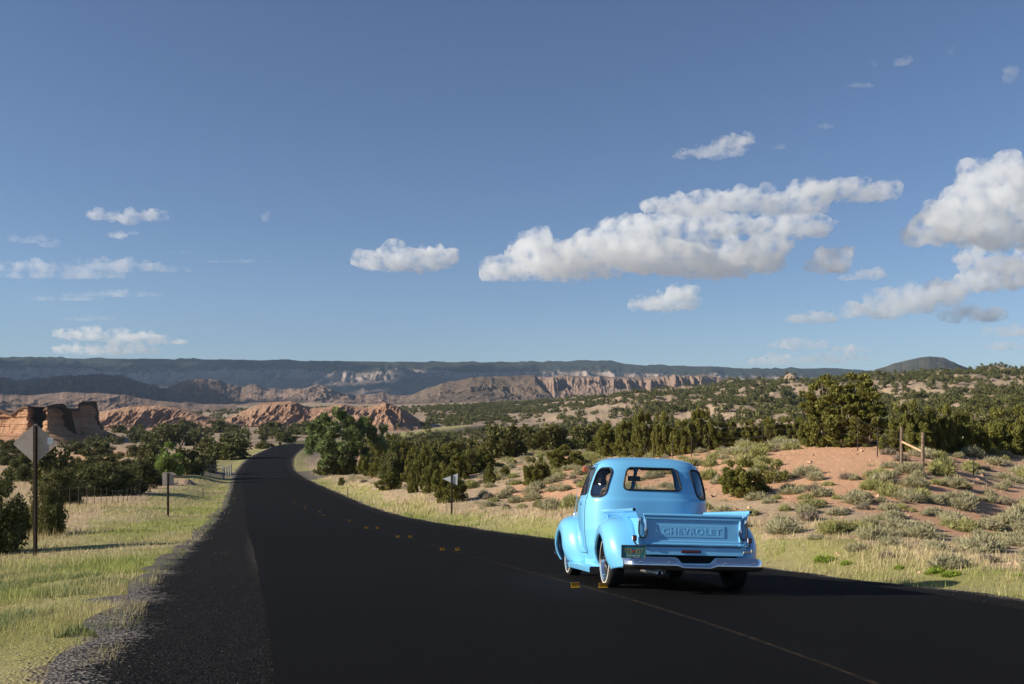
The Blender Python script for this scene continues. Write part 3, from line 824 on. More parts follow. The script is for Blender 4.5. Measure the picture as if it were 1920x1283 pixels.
def brush_mesh(h, w, n, mat, rng, blade=.006, tipw=2.0, lobes=11):
    """upright twigs fanning out from a few crowns, tufted at their tips"""
    lb = np.stack([rng.uniform(-.36, .36, lobes) * w, rng.uniform(-.36, .36, lobes) * w, rng.uniform(.55, 1, lobes)], 1)
    k = rng.integers(0, lobes, n)
    th_ = rng.uniform(0, 2 * math.pi, n); ph = np.arccos(rng.uniform(.12, 1, n))
    L = h * lb[k, 2] * rng.uniform(.70, 1.05, n) * (1 - .12 * ph)
    d = np.stack([np.sin(ph) * np.cos(th_), np.sin(ph) * np.sin(th_), np.cos(ph)], 1) * np.array([.8, .8, 1.0])
    b = np.stack([lb[k, 0], lb[k, 1], np.full(n, -.04)], 1) * .75
    tip = b + d * L[:, None] * np.array([w / h * .42 / .55, w / h * .42 / .55, 1]) 
    t0 = rng.uniform(.45, .82, (n, 1)); s = b + (tip - b) * t0
    tip = tip + rng.normal(0, .035, (n, 3)) * h; r = rng.normal(0, 1, (n, 3)); sd = np.cross(d, r); sd /= np.linalg.norm(sd, axis=1)[:, None]
    wd = blade * h * rng.uniform(.8, 1.6, (n, 1)) * tipw
    mid = s + (tip - s) * .55
    V = np.stack([s - sd * wd * .3, s + sd * wd * .3, mid + sd * wd, mid - sd * wd, tip], 1).reshape(-1, 3)
    i = np.arange(n) * 5
    Q = np.stack([i, i + 1, i + 2, i + 3], 1); Tt = np.stack([i + 3, i + 2, i + 4], 1)
    base_t = np.repeat((rng.random(n) * .45), 5); tip_t = np.tile([0, 0, .35, .35, .55], n)
    T = np.clip(base_t + tip_t, 0, 1)
    nc = lobes; cl = np.stack([lb[:, 0] * .8, lb[:, 1] * .8, lb[:, 2] * h * .34], 1)
    cv, cf = blob_core(cl, np.full(nc, .30 * min(h, w)), rng, .9); cv[:, 2] = np.maximum(cv[:, 2], 0)
    V2 = np.vstack([V, cv])
    return mesh_np('sagebrush', V2, [Q, np.vstack([Tt, cf + len(V)])], (mat,), smooth=False, attrs={'tint': np.r_[T, np.full(len(cv), .0)]})
_r = np.random.default_rng(77)
B_SAGE = [brush_mesh(.62, 1.0, 2600, M_SAGE, _r) for _ in range(5)]
B_RAB = [brush_mesh(.66, .95, 2600, M_RAB, _r) for _ in range(4)]
B_DEAD = [brush_mesh(.5, .8, 1300, M_DEAD, _r, blade=.005) for _ in range(3)]
B_GREEN = [brush_mesh(.34, .55, 900, M_GREEN, _r, blade=.012, lobes=5) for _ in range(2)]
# ------------------------------------------------------------ the pickup truck (local: +Y forward, origin under the rear axle)
def mat_paint():
    t = NT('sky_blue_paint'); p = t.obj(); n = t.noise(220, p, 2)
    t.P(Base_Color=t.mix(n, (.145, .455, .77, 1), (.15, .465, .78, 1)), Roughness=.38)
    t.p.inputs['Coat Weight'].default_value = 1.0; t.p.inputs['Coat Roughness'].default_value = .04
    t.p.inputs['Specular IOR Level'].default_value = .4
    return t.m
M_PAINT = mat_paint()
M_CHROME = simple('chrome', (.92, .92, .93), .13, 1.0)
M_RUB = simple('black_rubber', (.010, .010, .011), .55)
M_SEAM = simple('seam_shadow_gap', (.012, .02, .03), .8)
M_TYRE = simple('tyre_rubber', (.014, .014, .015), .75)
M_WW = simple('whitewall', (.62, .61, .57), .5)
M_DARK = simple('dark_underbody', (.012, .012, .013), .8)
M_STEEL = simple('worn_steel', (.35, .34, .31), .4, .8)
M_RED = simple('red_lens', (.09, .004, .006), .15)
M_ORANGE = simple('amber_mirror_glass', (.55, .14, .06), .25)  # reflection of the red hill painted in as the mirror's own colour
M_WOODB = simple('bed_wood', (.16, .085, .04), .6)
M_SEAT = simple('grey_seat', (.10, .10, .11), .8)
def mat_glass():
    t = NT('window_glass')
    g = t.n('ShaderNodeBsdfGlossy', {'Color': (1, 1, 1, 1), 'Roughness': .02})
    tr = t.n('ShaderNodeBsdfTransparent', {'Color': (.97, .985, .98, 1)})
    f = t.n('ShaderNodeFresnel', {'IOR': 1.5})
    m = t.n('ShaderNodeMixShader', {0: f, 1: tr, 2: g})
    t.t.links.new(m.outputs[0], t.out.inputs[0]); return t.m
M_GLASS = mat_glass()
M_PLATE = simple('teal_plate', (.03, .20, .22), .35)
M_PYEL = simple('plate_yellow', (.34, .29, .11), .5)

HEAD = R(6.2)
TX, TY = 2.166, 13.4
def wp(x, y):
    c, s = math.cos(HEAD), math.sin(HEAD)
    return (TX + c * x - s * y, TY + s * x + c * y)
cs = [(-.86, 0), (.86, 0), (-.86, 2.95), (.86, 2.95)]
cz = [float(road_z([wp(*q)[0]], [wp(*q)[1]])[0]) + .012 for q in cs]
z_r = (cz[0] + cz[1]) / 2; z_f = (cz[2] + cz[3]) / 2
pitch = math.atan2(z_f - z_r, 2.95)
roll = math.atan2(((cz[0] - cz[1]) + (cz[2] - cz[3])) / 2, 1.72)
print('TRUCK contact', cz, 'pitch', math.degrees(pitch), 'roll', math.degrees(roll))
truck = thing('pickup_truck', 'sky blue vintage pickup truck with whitewall tyres driving away on the black road', 'pickup truck',
              (TX, TY, (sum(cz) / 4) - math.sin(pitch) * 1.475), (pitch, roll, HEAD))

# ---- cab surface
CAB = np.array([
 # z     w     yr    yf    n
 (.30, .80, 1.17, 2.60, 3.6), (.36, .86, 1.14, 2.64, 3.6), (.50, .915, 1.115, 2.68, 3.6), (.75, .950, 1.10, 2.70, 3.5), (1.00, .955, 1.10, 2.68, 3.5), (1.15, .948, 1.10, 2.64, 3.5), (1.21, .940, 1.10, 2.61, 3.5),
 (1.222, .928, 1.108, 2.59, 3.5), (1.30, .912, 1.118, 2.52, 3.6), (1.42, .885, 1.14, 2.43, 3.7), (1.54, .850, 1.165, 2.33, 3.8), (1.64, .812, 1.20, 2.25, 3.8), (1.72, .768, 1.25, 2.18, 3.7), (1.78, .712, 1.315, 2.11, 3.5),
 (1.812, .65, 1.38, 2.04, 3.3), (1.835, .55, 1.45, 1.97, 2.9), (1.850, .41, 1.53, 1.89, 2.5), (1.858, .22, 1.63, 1.80, 2.1), (1.860, .01, 1.71, 1.73, 2.0)])
_n = len(CAB); _t = np.arange(_n)
def cab_row(z):
    """parameter by arc position along the table so that the roof is sampled evenly"""
    return [float(np.interp(z, CAB[:, 0], CAB[:, k])) for k in range(1, 5)]
def ring_pts(w, yr, yf, n, N=720):
    a = np.linspace(0, 2 * np.pi, N, endpoint=False) - np.pi / 2           # start at rear centre
    c = np.cos(a); s = np.sin(a)
    x = -w * np.sign(c) * np.abs(c) ** (2 / n); y = (yr + yf) / 2 + (yf - yr) / 2 * np.sign(s) * np.abs(s) ** (2 / n)
    # narrower towards the windscreen
    x = x * (1 - .10 * np.clip((y - (yr + yf) / 2) / ((yf - yr) / 2 + 1e-6), 0, 1) ** 2)
    x = np.r_[x, x[0]]; y = np.r_[y, y[0]]
    d = np.r_[0, np.cumsum(np.hypot(np.diff(x), np.diff(y)))]
    return x, y, d
_rc = {}
def S(u, z):
    key = round(z, 5)
    if key not in _rc: _rc[key] = ring_pts(*cab_row(z))
    x, y, d = _rc[key]
    q = (u % 1.0) * d[-1]
    return Vector((float(np.interp(q, d, x)), float(np.interp(q, d, y)), z))
PER = ring_pts(*cab_row(1.3))[2][-1]
def SN(u, z):
    a = S(u + .002, z) - S(u - .002, z); b = S(u, min(z + .006, 1.859)) - S(u, z - .006)
    n = a.cross(b)
    return (-n).normalized() if (-n).dot(S(u, z) - Vector((0, 1.8, 1.2))) > 0 else n.normalized()
zr = list(np.arange(.30, 1.20, .03)) + [1.21, 1.222] + list(np.arange(1.236, 1.70, .0115)) + list(np.arange(1.70, 1.80, .014)) 
zr += [1.797, 1.806, 1.815, 1.823, 1.830, 1.836, 1.841, 1.846, 1.850, 1.853, 1.856, 1.858, 1.8592, 1.860]
zr = sorted(set(round(float(z), 5) for z in zr if z < 1.795 or z in (1.797, 1.806, 1.815, 1.823, 1.830, 1.836, 1.841, 1.846, 1.850, 1.853, 1.856, 1.858, 1.8592, 1.860)))
NU = 420
def rrect(s0, s1, z0, z1, r, n=10):
    pts = []
    for (cx, cz_, a0) in ((s1 - r, z1 - r, 0), (s0 + r, z1 - r, 90), (s0 + r, z0 + r, 180), (s1 - r, z0 + r, 270)):
        for k in range(n + 1):
            a = R(a0 + 90 * k / n); pts.append((cx + r * math.cos(a), cz_ + r * math.sin(a)))
    out = []                                                               # densify straight runs
    for i in range(len(pts)):
        a = pts[i]; b = pts[(i + 1) % len(pts)]; d = math.hypot(b[0] - a[0], b[1] - a[1]); m = max(1, int(d / .03))
        out += [(a[0] + (b[0] - a[0]) * k / m, a[1] + (b[1] - a[1]) * k / m) for k in range(m)]
    return out
def in_rr(s, z, q, pad=0):
    s0, s1, z0, z1, r = q; r = max(r - pad, .01)
    cx = np.clip(s, s0 + pad + r, s1 - pad - r); cz_ = np.clip(z, z0 + pad + r, z1 - pad - r)
    return np.hypot(s - cx, z - cz_) < r
HALF = PER / 2
OPEN = {'rear': (-.45, .45, 1.345, 1.675, .075), 'cl': (.69, .975, 1.235, 1.665, .095), 'dl': (1.10, 1.84, 1.28, 1.68, .06),
        'fl': (HALF - .74, HALF - .02, 1.30, 1.735, .07)}
OPEN['cr'] = (-OPEN['cl'][1], -OPEN['cl'][0], *OPEN['cl'][2:]); OPEN['dr'] = (-OPEN['dl'][1], -OPEN['dl'][0], *OPEN['dl'][2:])
OPEN['fr'] = (-OPEN['fl'][1], -OPEN['fl'][0], *OPEN['fl'][2:])
cv = []
for z in zr:
    x, y, d = ring_pts(*cab_row(z)); q = np.arange(NU) / NU * d[-1]
    cv.append(np.stack([np.interp(q, d, x), np.interp(q, d, y), np.full(NU, z)], 1))
cvv = np.vstack(cv); cf = grid_faces(NU, len(zr), wrap_u=True)
uu = (np.arange(NU) + .5) / NU * PER; uu = np.where(uu > HALF, uu - PER, uu)
zc_ = np.array([(zr[i] + zr[i+1]) / 2 for i in range(len(zr) - 1)])
UU, ZZ = np.meshgrid(uu, zc_)
keep = np.ones(UU.shape, bool)
for q in OPEN.values(): keep &= ~in_rr(UU, ZZ, q, .004)
cf = cf[keep.ravel()]
me = mesh_np('cab', cvv, cf, (M_PAINT,)); me.flip_normals() if False else None
cab = link(bpy.data.objects.new('cab', me), truck)
sd = cab.modifiers.new('skin', 'SOLIDIFY'); sd.thickness = .010; sd.offset = 1
def loop_tube(q, r, off, mat, name, parent, n=8):
    m = MB(); m.tube([S(s / PER, z) + SN(s / PER, z) * off for (s, z) in rrect(*q)], r, n, closed=True)
    return m.build(name, mat, parent)
def glass_patch(q, name, off=-.006):
    lp = rrect(*q); c = ((q[0] + q[1]) / 2, (q[2] + q[3]) / 2); m = MB(); K = 8; n = len(lp); vs = []
    for k in range(1, K + 1):
        for (s, z) in lp:
            ss = c[0] + (s - c[0]) * k / K; z_ = c[1] + (z - c[1]) * k / K
            vs.append(S(ss / PER, z_) + SN(ss / PER, z_) * off)
    vs.append(S(c[0] / PER, c[1]) + SN(c[0] / PER, c[1]) * off); fs = []
    for k in range(K - 1):
        for i in range(n): j = (i + 1) % n; fs.append((k*n+i, k*n+j, (k+1)*n+j, (k+1)*n+i))
    for i in range(n): fs.append((len(vs) - 1, (i + 1) % n, i))
    m.add(vs, fs); return m.build(name, M_GLASS, truck, angle=180)
for key, nm in (('rear', 'rear_window'), ('cl', 'corner_window'), ('cr', 'corner_window'), ('dl', 'door_window'), ('dr', 'door_window'), ('fl', 'windscreen'), ('fr', 'windscreen')):
    g = glass_patch(OPEN[key], nm)
    loop_tube(OPEN[key], .0135, .002, M_RUB, 'window_seal', g)
    if key in ('dl', 'dr'):                                                # vent window post
        s_ = OPEN[key][1] - .16 if key == 'dl' else OPEN[key][0] + .16
        m = MB(); m.tube([S(s_ / PER, z) + SN(s_ / PER, z) * .002 for z in np.linspace(1.30, 1.655, 12)], .011, 8); m.build('vent_post', M_RUB, g)
# doors: shut lines, handle, hinges
for sg in (1, -1):
    a, b = 1.065, 2.04
    q = (a, b, .40, 1.725, .09) if sg > 0 else (-b, -a, .40, 1.725, .09)
    gap = loop_tube(q, .0065, -.001, M_SEAM, 'door_gap', truck, 6)
    h = MB(); s_ = (1.30 * sg) / PER; p = S(s_, 1.145); nrm = SN(s_, 1.145)
    h.tube([p, p + nrm * .035], .011, 10); h.tube([p + nrm * .035 + Vector((0, -.03, 0)), p + nrm * .04 + Vector((0, .04, -.004)), p + nrm * .03 + Vector((0, .10, -.008))], [.010, .011, .007], 10)
    h.build('door_handle', M_CHROME, truck)
# belt moulding and drip rail
m = MB(); m.tube([S(s / PER, 1.218) + SN(s / PER, 1.218) * -.002 for s in np.linspace(-2.2, 2.2, 160)], .005, 6); m.build('belt_moulding', M_PAINT, truck)
for sg in (1, -1):
    m = MB(); m.tube([S(s * sg / PER, z) + SN(s * sg / PER, z) * .006 for s, z in zip(np.r_[[1.10] * 6, np.linspace(1.12, 2.0, 20), [2.05] * 5], np.r_[np.linspace(1.45, 1.70, 6), np.full(20, 1.735), np.linspace(1.70, 1.45, 5)])], .0075, 6)
    m.build('drip_rail', M_PAINT, truck)
# interior
m = MB(); m.box((0, 1.42, .80), (1.42, .18, .62), bev=.06); m.box((0, 1.66, .62), (1.42, .5, .22), bev=.06); m.build('seat', M_SEAT, truck)
m = MB(); m.box((0, 2.44, 1.17), (1.50, .22, .20), bev=.05); m.build('dashboard', M_PAINT, truck)
m = MB(); m.box((0, 1.9, .36), (1.60, 1.45, .04)); m.build('cab_floor', M_DARK, truck)
m = MB(); m.tube([(.02, 2.395, 1.63), (.02, 2.47, 1.30)], .018, 8); m.build('windscreen_post', M_PAINT, truck)
rm = MB(); rm.box((-.075, 2.02, 1.555), (.20, .018, .080), bev=.009); rm.tube([(-.06, 2.03, 1.56), (-.02, 2.12, 1.62), (0, 2.24, 1.655)], .006, 6); rm.build('rear_view_mirror', simple('mirror_back', (.06, .055, .06), .4), truck)
sw = MB()
cw = Vector((-.38, 2.10, 1.20)); ax1 = Vector((1, 0, 0)); ax2 = Vector((0, .45, .89)).normalized()
sw.tube([cw + (ax1 * math.cos(a) + ax2 * math.sin(a)) * .215 for a in np.linspace(0, 2 * math.pi, 40, endpoint=False)], .013, 8, closed=True)
for a in (R(90), R(210), R(330)): sw.tube([cw, cw + (ax1 * math.cos(a) + ax2 * math.sin(a)) * .21], .009, 6)
sw.tube([cw, cw + Vector((0, .35, -.25))], .02, 8); sw.build('steering_wheel', M_RUB, truck)

# ---- fenders
def resamp(P, n):
    P = np.array(P, float); d = np.r_[0, np.cumsum(np.linalg.norm(np.diff(P, axis=0), axis=1))]
    q = np.linspace(0, d[-1], n); A = np.stack([np.interp(q, d, P[:, k]) for k in range(P.shape[1])], 1)
    for _ in range(3): A[1:-1] = (A[:-2] + 2 * A[1:-1] + A[2:]) / 4
    return A
def cat(P, n):
    C = cspline(np.array([(p[0], p[1], 0) for p in P], float), .004)[:, :2]; C = np.vstack([C, P[-1][:2]])
    return resamp(C, n)
def fender(name, outline, c, r, a0, a1, x_in, x_out, x_rear=None):
    n = 90; k = 26
    A = cat(outline, n)
    an = np.linspace(a0, a1, n); B = np.stack([c[0] + r * np.cos(an), c[1] + r * np.sin(an)], 1)
    for sg in (-1, 1):
        vs = []
        for i in range(n):
            t = i / (n - 1)
            xo = x_out - .10 * max(0, (abs(t - .5) - .28) / .22) ** 2
            for j in range(k):
                ph = math.pi / 2 * j / (k - 1)
                s_, c_ = math.sin(ph), math.cos(ph)
                x = x_in + (xo - x_in) * s_ ** .72
                q = B[i] + (A[i] - B[i]) * c_ ** .80
                vs.append((sg * x, q[0], q[1]))
            q = B[i] + (np.array(c) - B[i]) / r * .004                      # rolled lip
            vs.append((sg * (xo - .012), q[0], q[1])); vs.append((sg * (xo - .035), q[0], q[1]))
        o = mobj(name, np.array(vs), grid_faces(k + 2, n, flip=(sg > 0)), M_PAINT, truck)
        md = o.modifiers.new('skin', 'SOLIDIFY'); md.thickness = .006; md.offset = -1
        # inner liner
        li = MB(); pts = [(c[0] + (r + .03) * math.cos(a), c[1] + (r + .03) * math.sin(a)) for a in np.linspace(0, math.pi, 24)]
        v = [(sg * xx, p[0], p[1]) for p in pts for xx in (x_in - .04, x_out - .12)]
        li.add(v, [(2*i, 2*i+1, 2*i+3, 2*i+2) for i in range(23)]); li.build('wheel_arch_liner', M_DARK, o)
WR = .345
fender('rear_fender', [(.575, .235), (.575, .42), (.54, .62), (.42, .80), (.20, .915), (-.05, .945), (-.30, .90), (-.50, .77), (-.63, .56), (-.70, .30)], (0, .345), .362, R(-17), R(197), .64, 1.025)
fender('front_fender', [(3.70, .27), (3.77, .46), (3.70, .68), (3.50, .87), (3.18, .975), (2.80, .985), (2.50, .925), (2.30, .79), (2.19, .58), (2.12, .24)], (2.95, .345), .375, R(-17), R(197), .60, 1.10)
# welt between rear fender and bed
for sg in (-1, 1):
    pts = cat([(.575, .25), (.54, .62), (.42, .80), (.20, .915), (-.05, .945), (-.30, .90), (-.50, .77), (-.63, .56), (-.70, .30)], 60)
    m = MB(); m.tube([(sg * .643, p[0], p[1]) for p in pts], .006, 6); m.build('fender_welt', M_SEAM, truck)
    rb = MB()
    prof = [(.76, .44), (.80, .43), (.802, .26), (.806, .245), (1.02, .245), (1.045, .235), (1.05, .21), (1.045, .165), (1.02, .16)]
    v = [(sg * x, y, z) for y in np.linspace(.50, 2.30, 12) for (x, z) in prof]
    rb.add(v, [tuple(q) for q in grid_faces(len(prof), 12, flip=(sg > 0))]); rb.build('running_board', M_PAINT, truck)

# ---- hood, grille, front end
def loft(name, secs, mat, parent, n=40):
    vs = []
    for (y, w, zt, zb, e) in secs:
        for k in range(n):
            a = math.pi * k / (n - 1)
            vs.append((w * math.copysign(abs(math.cos(a)) ** (2 / e), math.cos(a)), y, zb + (zt - zb) * math.sin(a) ** (2 / e)))
    return mobj(name, np.array(vs), grid_faces(n, len(secs)), mat, parent)
loft('hood', [(2.45, .84, 1.245, .5, 3.2), (2.6, .80, 1.25, .5, 3), (2.9, .68, 1.235, .5, 2.8), (3.2, .58, 1.205, .5, 2.6), (3.5, .50, 1.15, .5, 2.5), (3.66, .46, 1.07, .5, 2.5), (3.74, .40, .96, .55, 2.5), (3.765, .25, .85, .6, 2.4), (3.77, .05, .75, .65, 2)], M_PAINT, truck)
gr = MB()
for i in range(5): gr.tube([(-.52 + .02 * i, 3.70 + .02 * i, .80 - .075 * i), (0, 3.80 + .01 * i, .80 - .075 * i), (.52 - .02 * i, 3.70 + .02 * i, .80 - .075 * i)], .018, 8)
gr.build('grille', M_CHROME, truck)
for sg in (-1, 1):
    hl = MB(); hl.lathe([(3.55, .12), (3.70, .115), (3.73, .10), (3.745, .06), (3.75, 0.0)], 'Y', (sg * .72, 0, .74), 32); hl.build('headlight', M_CHROME, truck)
def bumper(name, y0, half, zb, zt, dip, sg=-1):
    xs = np.r_[np.linspace(-half, -half + .12, 10), np.linspace(-half + .14, half - .14, 90), np.linspace(half - .12, half, 10)]
    vs = []; prof = 16
    for x in xs:
        e = max(0, (abs(x) - (half - .13)) / .13)
        yo = y0 - sg * .13 * e ** 2 - sg * .035 * (x / half) ** 2
        top = zt - dip * (1 - sstep(.16, .27, abs(x)))
        zz0 = zb + .012 * e; top = top - .022 * e ** 2
        for k in range(prof):
            t = k / (prof - 1); a = math.pi * (t - .5)
            bul = float(np.interp(.5 + .5 * math.sin(a), [0, .08, .2, .34, .5, .7, .88, 1], [0, .030, .052, .062, .060, .046, .022, 0]))
            vs.append((x, yo + sg * bul - sg * .05 * max(0, abs(t - .5) - .46) / .04, zz0 + (top - zz0) * (.5 + .5 * math.sin(a) * (1.0 if True else 1))))
    o = mobj(name, np.array(vs), grid_faces(prof, len(xs), flip=sg < 0), M_CHROME, truck)
    md = o.modifiers.new('skin', 'SOLIDIFY'); md.thickness = .004; md.offset = 0
    return o
rbp = bumper('rear_bumper', -1.06, .90, .280, .440, .070)
for x in (-.72, -.36, .36, .72):
    b = MB(); b.lathe([(-1.130, 0), (-1.129, .008), (-1.124, .014), (-1.10, .015)], 'Y', (x, 0, .380), 14); b.build('bumper_bolt', M_CHROME, rbp)
fbp = bumper('front_bumper', 3.93, 1.02, .30, .43, 0, sg=1)
for sg in (-1, 1):
    m = MB(); m.box((sg * .42, 3.8, .36), (.05, .25, .05)); m.build('bumper_bracket', M_DARK, fbp); m = MB(); m.box((sg * .42, -.98, .36), (.05, .2, .05)); m.build('bumper_bracket', M_DARK, rbp)

# ---- bed
m = MB()
for sg in (-1, 1):
    m.box((sg * .648, .10, .715), (.012, 1.98, .43))
m.box((0, 1.07, .715), (1.27, .012, .43))
m.build('bed_sides', M_PAINT, truck)
m = MB(); m.box((0, .10, .56), (1.268, 1.98, .03)); fl = m.build('bed_floor', M_WOODB, truck)
m = MB()
for i in range(7): m.box((-.54 + .18 * i, .10, .578), (.025, 1.97, .006))
m.build('floor_strip', M_STEEL, fl)
for sg in (-1, 1):
    m = MB(); ys = np.linspace(-.90, 1.06, 2)
    prof = [(.634, .925), (.648, .932), (.745, 1.018), (.755, 1.012), (.652, .918)]
    v = [(sg * x, y, z) for y in ys for (x, z) in prof]
    m.add(v, [tuple(q) for q in grid_faces(5, 2, wrap_u=True, flip=(sg > 0))] + [(0, 1, 2, 3, 4), (9, 8, 7, 6, 5)])
    m.build('flare_board', M_PAINT, truck, angle=20)
    m = MB(); m.tube([(sg * .758, -.905, 1.022), (sg * .758, 1.05, 1.022)], .021, 14, caps=False)
    rt = m.build('rail_tube', M_PAINT, truck)
    m = MB(); m.lathe([(-.9055, .0), (-.9055, .0165)], 'Y', (sg * .758, 0, 1.022), 16); m.build('tube_mouth', M_RUB, rt)
    # stake pocket posts and their brackets
    m = MB()
    m.box((sg * .672, -.880, .735), (.055, .05, .40), bev=.006)
    m.add([(sg * .645, -.905, .86), (sg * .652, -.905, .935), (sg * .742, -.905, 1.015), (sg * .700, -.905, .90), (sg * .645, -.897, .86), (sg * .652, -.897, .935), (sg * .742, -.897, 1.015), (sg * .700, -.897, .90)],
          [(0, 1, 2, 3), (7, 6, 5, 4), (0, 4, 5, 1), (1, 5, 6, 2), (2, 6, 7, 3), (3, 7, 4, 0)])
    m.build('stake_post', M_PAINT, truck, angle=30); m = MB(); m.box((sg * .660, .92, .75), (.04, .05, .36), bev=.006); m.add([(sg * .65, .90, .60), (sg * .65, .90, .93), (sg * .73, .90, 1.0), (sg * .65, .95, .60), (sg * .65, .95, .93), (sg * .73, .95, 1.0)], [(0, 1, 2), (5, 4, 3), (0, 2, 5, 3), (0, 3, 4, 1), (1, 4, 5, 2)])
    m.build('stake_post', M_PAINT, truck, angle=30)
# tailgate
tgm = MB()
gy = -.905
tgm.box((0, gy + .012, .780), (1.275, .016, .37))
for z, h_ in ((.922, .035), (.628, .035)): tgm.box((0, gy, z), (1.270, .030, h_), bev=.012)
for sg in (-1, 1): tgm.box((sg * .618, gy, .775), (.034, .030, .31), bev=.012)
tgm.tube([(-.638, gy, .958), (.638, gy, .958)], .024, 16)
tgm.tube([(-.632, gy - .006, .598), (.632, gy - .006, .598)], .021, 16)
tgate = tgm.build('tailgate', M_PAINT, truck)
pn = MB(); pn.box((-.01, gy + .0045, .762), (.855, .012, .150), bev=.0055); pan = pn.build('pressed_panel', M_PAINT, tgate)
def text_mesh(body, size, extrude, bevel=0.0, spacing=1.0, bold=0.0):
    cu = bpy.data.curves.new('lettering', 'FONT'); cu.body = body; cu.size = size; cu.extrude = extrude; cu.bevel_depth = bevel; cu.bevel_resolution = 2
    cu.align_x = 'CENTER'; cu.align_y = 'CENTER'; cu.space_character = spacing; cu.offset = bold; cu.resolution_u = 6
    o = bpy.data.objects.new('tmp', cu); COL.objects.link(o)
    dg = bpy.context.evaluated_depsgraph_get(); dg.update()
    me = bpy.data.meshes.new_from_object(o.evaluated_get(dg)); bpy.data.objects.remove(o); bpy.data.curves.remove(cu)
    return me
def put_text(body, w, h, loc, mat, parent, name='lettering', extrude=.003, bevel=.0, spacing=1.0, bold=0.0):
    me = text_mesh(body, 1.0, .02, bevel, spacing, bold)
    co = np.empty(len(me.vertices) * 3); me.vertices.foreach_get('co', co); co = co.reshape(-1, 3)
    mn, mx = co.min(0), co.max(0); c = (mn + mx) / 2
    co = (co - c) / (mx - mn) * np.array([w, h, extrude * 2])
    out = np.stack([co[:, 0] + loc[0], -co[:, 2] + loc[1], co[:, 1] + loc[2]], 1)
    me.vertices.foreach_set('co', out.ravel().astype(np.float32)); me.materials.clear(); me.materials.append(mat); me.update()
    o = bpy.data.objects.new(name, me); smooth_by_angle(me, 30)
    return link(o, parent)
lt = put_text('CHEVROLET', .76, .082, (-.01, gy - .0022, .762), M_PAINT, tgate, extrude=.0018, bevel=.02, spacing=1.15, bold=.012)
# sill, brake light
m = MB(); m.box((0, -.885, .513), (1.33, .03, .105), bev=.006); m.box((0, -.86, .475), (1.33, .06, .02)); m.build('rear_sill', M_PAINT, truck)
m = MB(); m.box((-.02, -.903, .510), (.255, .012, .036), bev=.005); bl = m.build('brake_light_bezel', M_RUB, truck)
m = MB(); m.box((-.02, -.910, .510), (.225, .010, .022), bev=.004); m.build('brake_light', M_RED, bl)
m = MB(); m.box((0, -.80, .40), (1.20, .02, .16)); m.build('rear_gap_panel', M_DARK, truck)  # dark panel filling the gap between sill and bumper
# tail lights
for sg in (-1, 1):
    m = MB(); m.box(((sg * .745 - .012), -.925, .665), (.062, .05, .076), bev=.012); tl = m.build('tail_light', M_CHROME, truck)
    m = MB(); m.box(((sg * .745 - .012), -.953, .665), (.050, .012, .063), bev=.006); m.build('lens', M_RED if sg < 0 else simple('dark_red_lens', (.03, .004, .006), .1), tl)
    m = MB(); m.tube([((sg * .745 - .012), -.93, .63), (sg * .73, -.92, .585), (sg * .69, -.90, .575)], .014, 8); m.build('lamp_bracket', M_CHROME, tl)
    # tailgate chains in black sleeves
    m = MB(); U = [(sg * .692, -.915, .885), (sg * .700, -.925, .80), (sg * .694, -.93, .715), (sg * .665, -.935, .672), (sg * .628, -.935, .680), (sg * .600, -.932, .735), (sg * .605, -.930, .79)]
    C = cspline(np.array([(p[0] * 1, p[2], p[1]) for p in U]), .01); m.tube([(c[0], c[2], c[1]) for c in C], .0105, 8)
    m.build('tailgate_chain', M_RUB, truck)
    m = MB(); m.tube([(sg * .612, -.93, .80), (sg * .618, -.93, .76)], .012, 8); m.tube([(sg * .615, -.925, .90), (sg * .612, -.93, .78)], .006, 6); m.box((sg * .69, -.912, .895), (.03, .012, .05), bev=.005); m.build('chain_hook', M_CHROME, truck)
    m = MB(); m.tube([(sg * .60, gy - .02, .598), (sg * .66, gy - .02, .598)], .016, 10); m.build('gate_hinge', M_PAINT, truck)
m = MB(); m.box((.70, -.93, .515), (.10, .02, .030), bev=.005); m.box((.765, -.93, .53), (.03, .02, .05), bev=.005); m.build('latch_bracket', M_STEEL, truck)
# number plate
pl = MB(); pl.box((-.795, -1.045, .500), (.300, .004, .150), bev=.0015); plate = pl.build('number_plate', M_PLATE, truck)
fr = MB()
for (cx_, cz_, sx, sz) in ((0, .077, .308, .007), (0, -.077, .308, .007), (.151, 0, .007, .160), (-.151, 0, .007, .160)): fr.box((-.795 + cx_, -1.050, .500 + cz_), (sx, .010, sz))
fr.build('plate_frame', simple('tarnished_frame', (.20, .17, .11), .4, .7), plate)
put_text('PZB', .105, .068, (-.862, -1.0485, .503), M_PYEL, plate, extrude=.0012, bold=-.004)
put_text('827', .095, .068, (-.722, -1.0485, .503), M_PYEL, plate, extrude=.0012, bold=-.004)
put_text('NEW MEXICO USA', .16, .014, (-.795, -1.0485, .448), simple('plate_white', (.7, .7, .7), .5), plate, extrude=.0012)
m = MB(); m.lathe([(-1.0495, 0), (-1.0495, .011), (-1.0475, .012)], 'Y', (-.792, 0, .503), 20)
for a in range(4): m.box((-.792 + .018 * math.cos(a * math.pi / 2), -1.0485, .503 + .018 * math.sin(a * math.pi / 2)), (.012 if a % 2 == 0 else .004, .002, .004 if a % 2 == 0 else .012))
m.build('sun_symbol', simple('plate_red', (.45, .03, .02), .5), plate)
m = MB(); m.box((-.795, -1.00, .50), (.10, .07, .02)); m.build('plate_bracket', M_CHROME, plate)
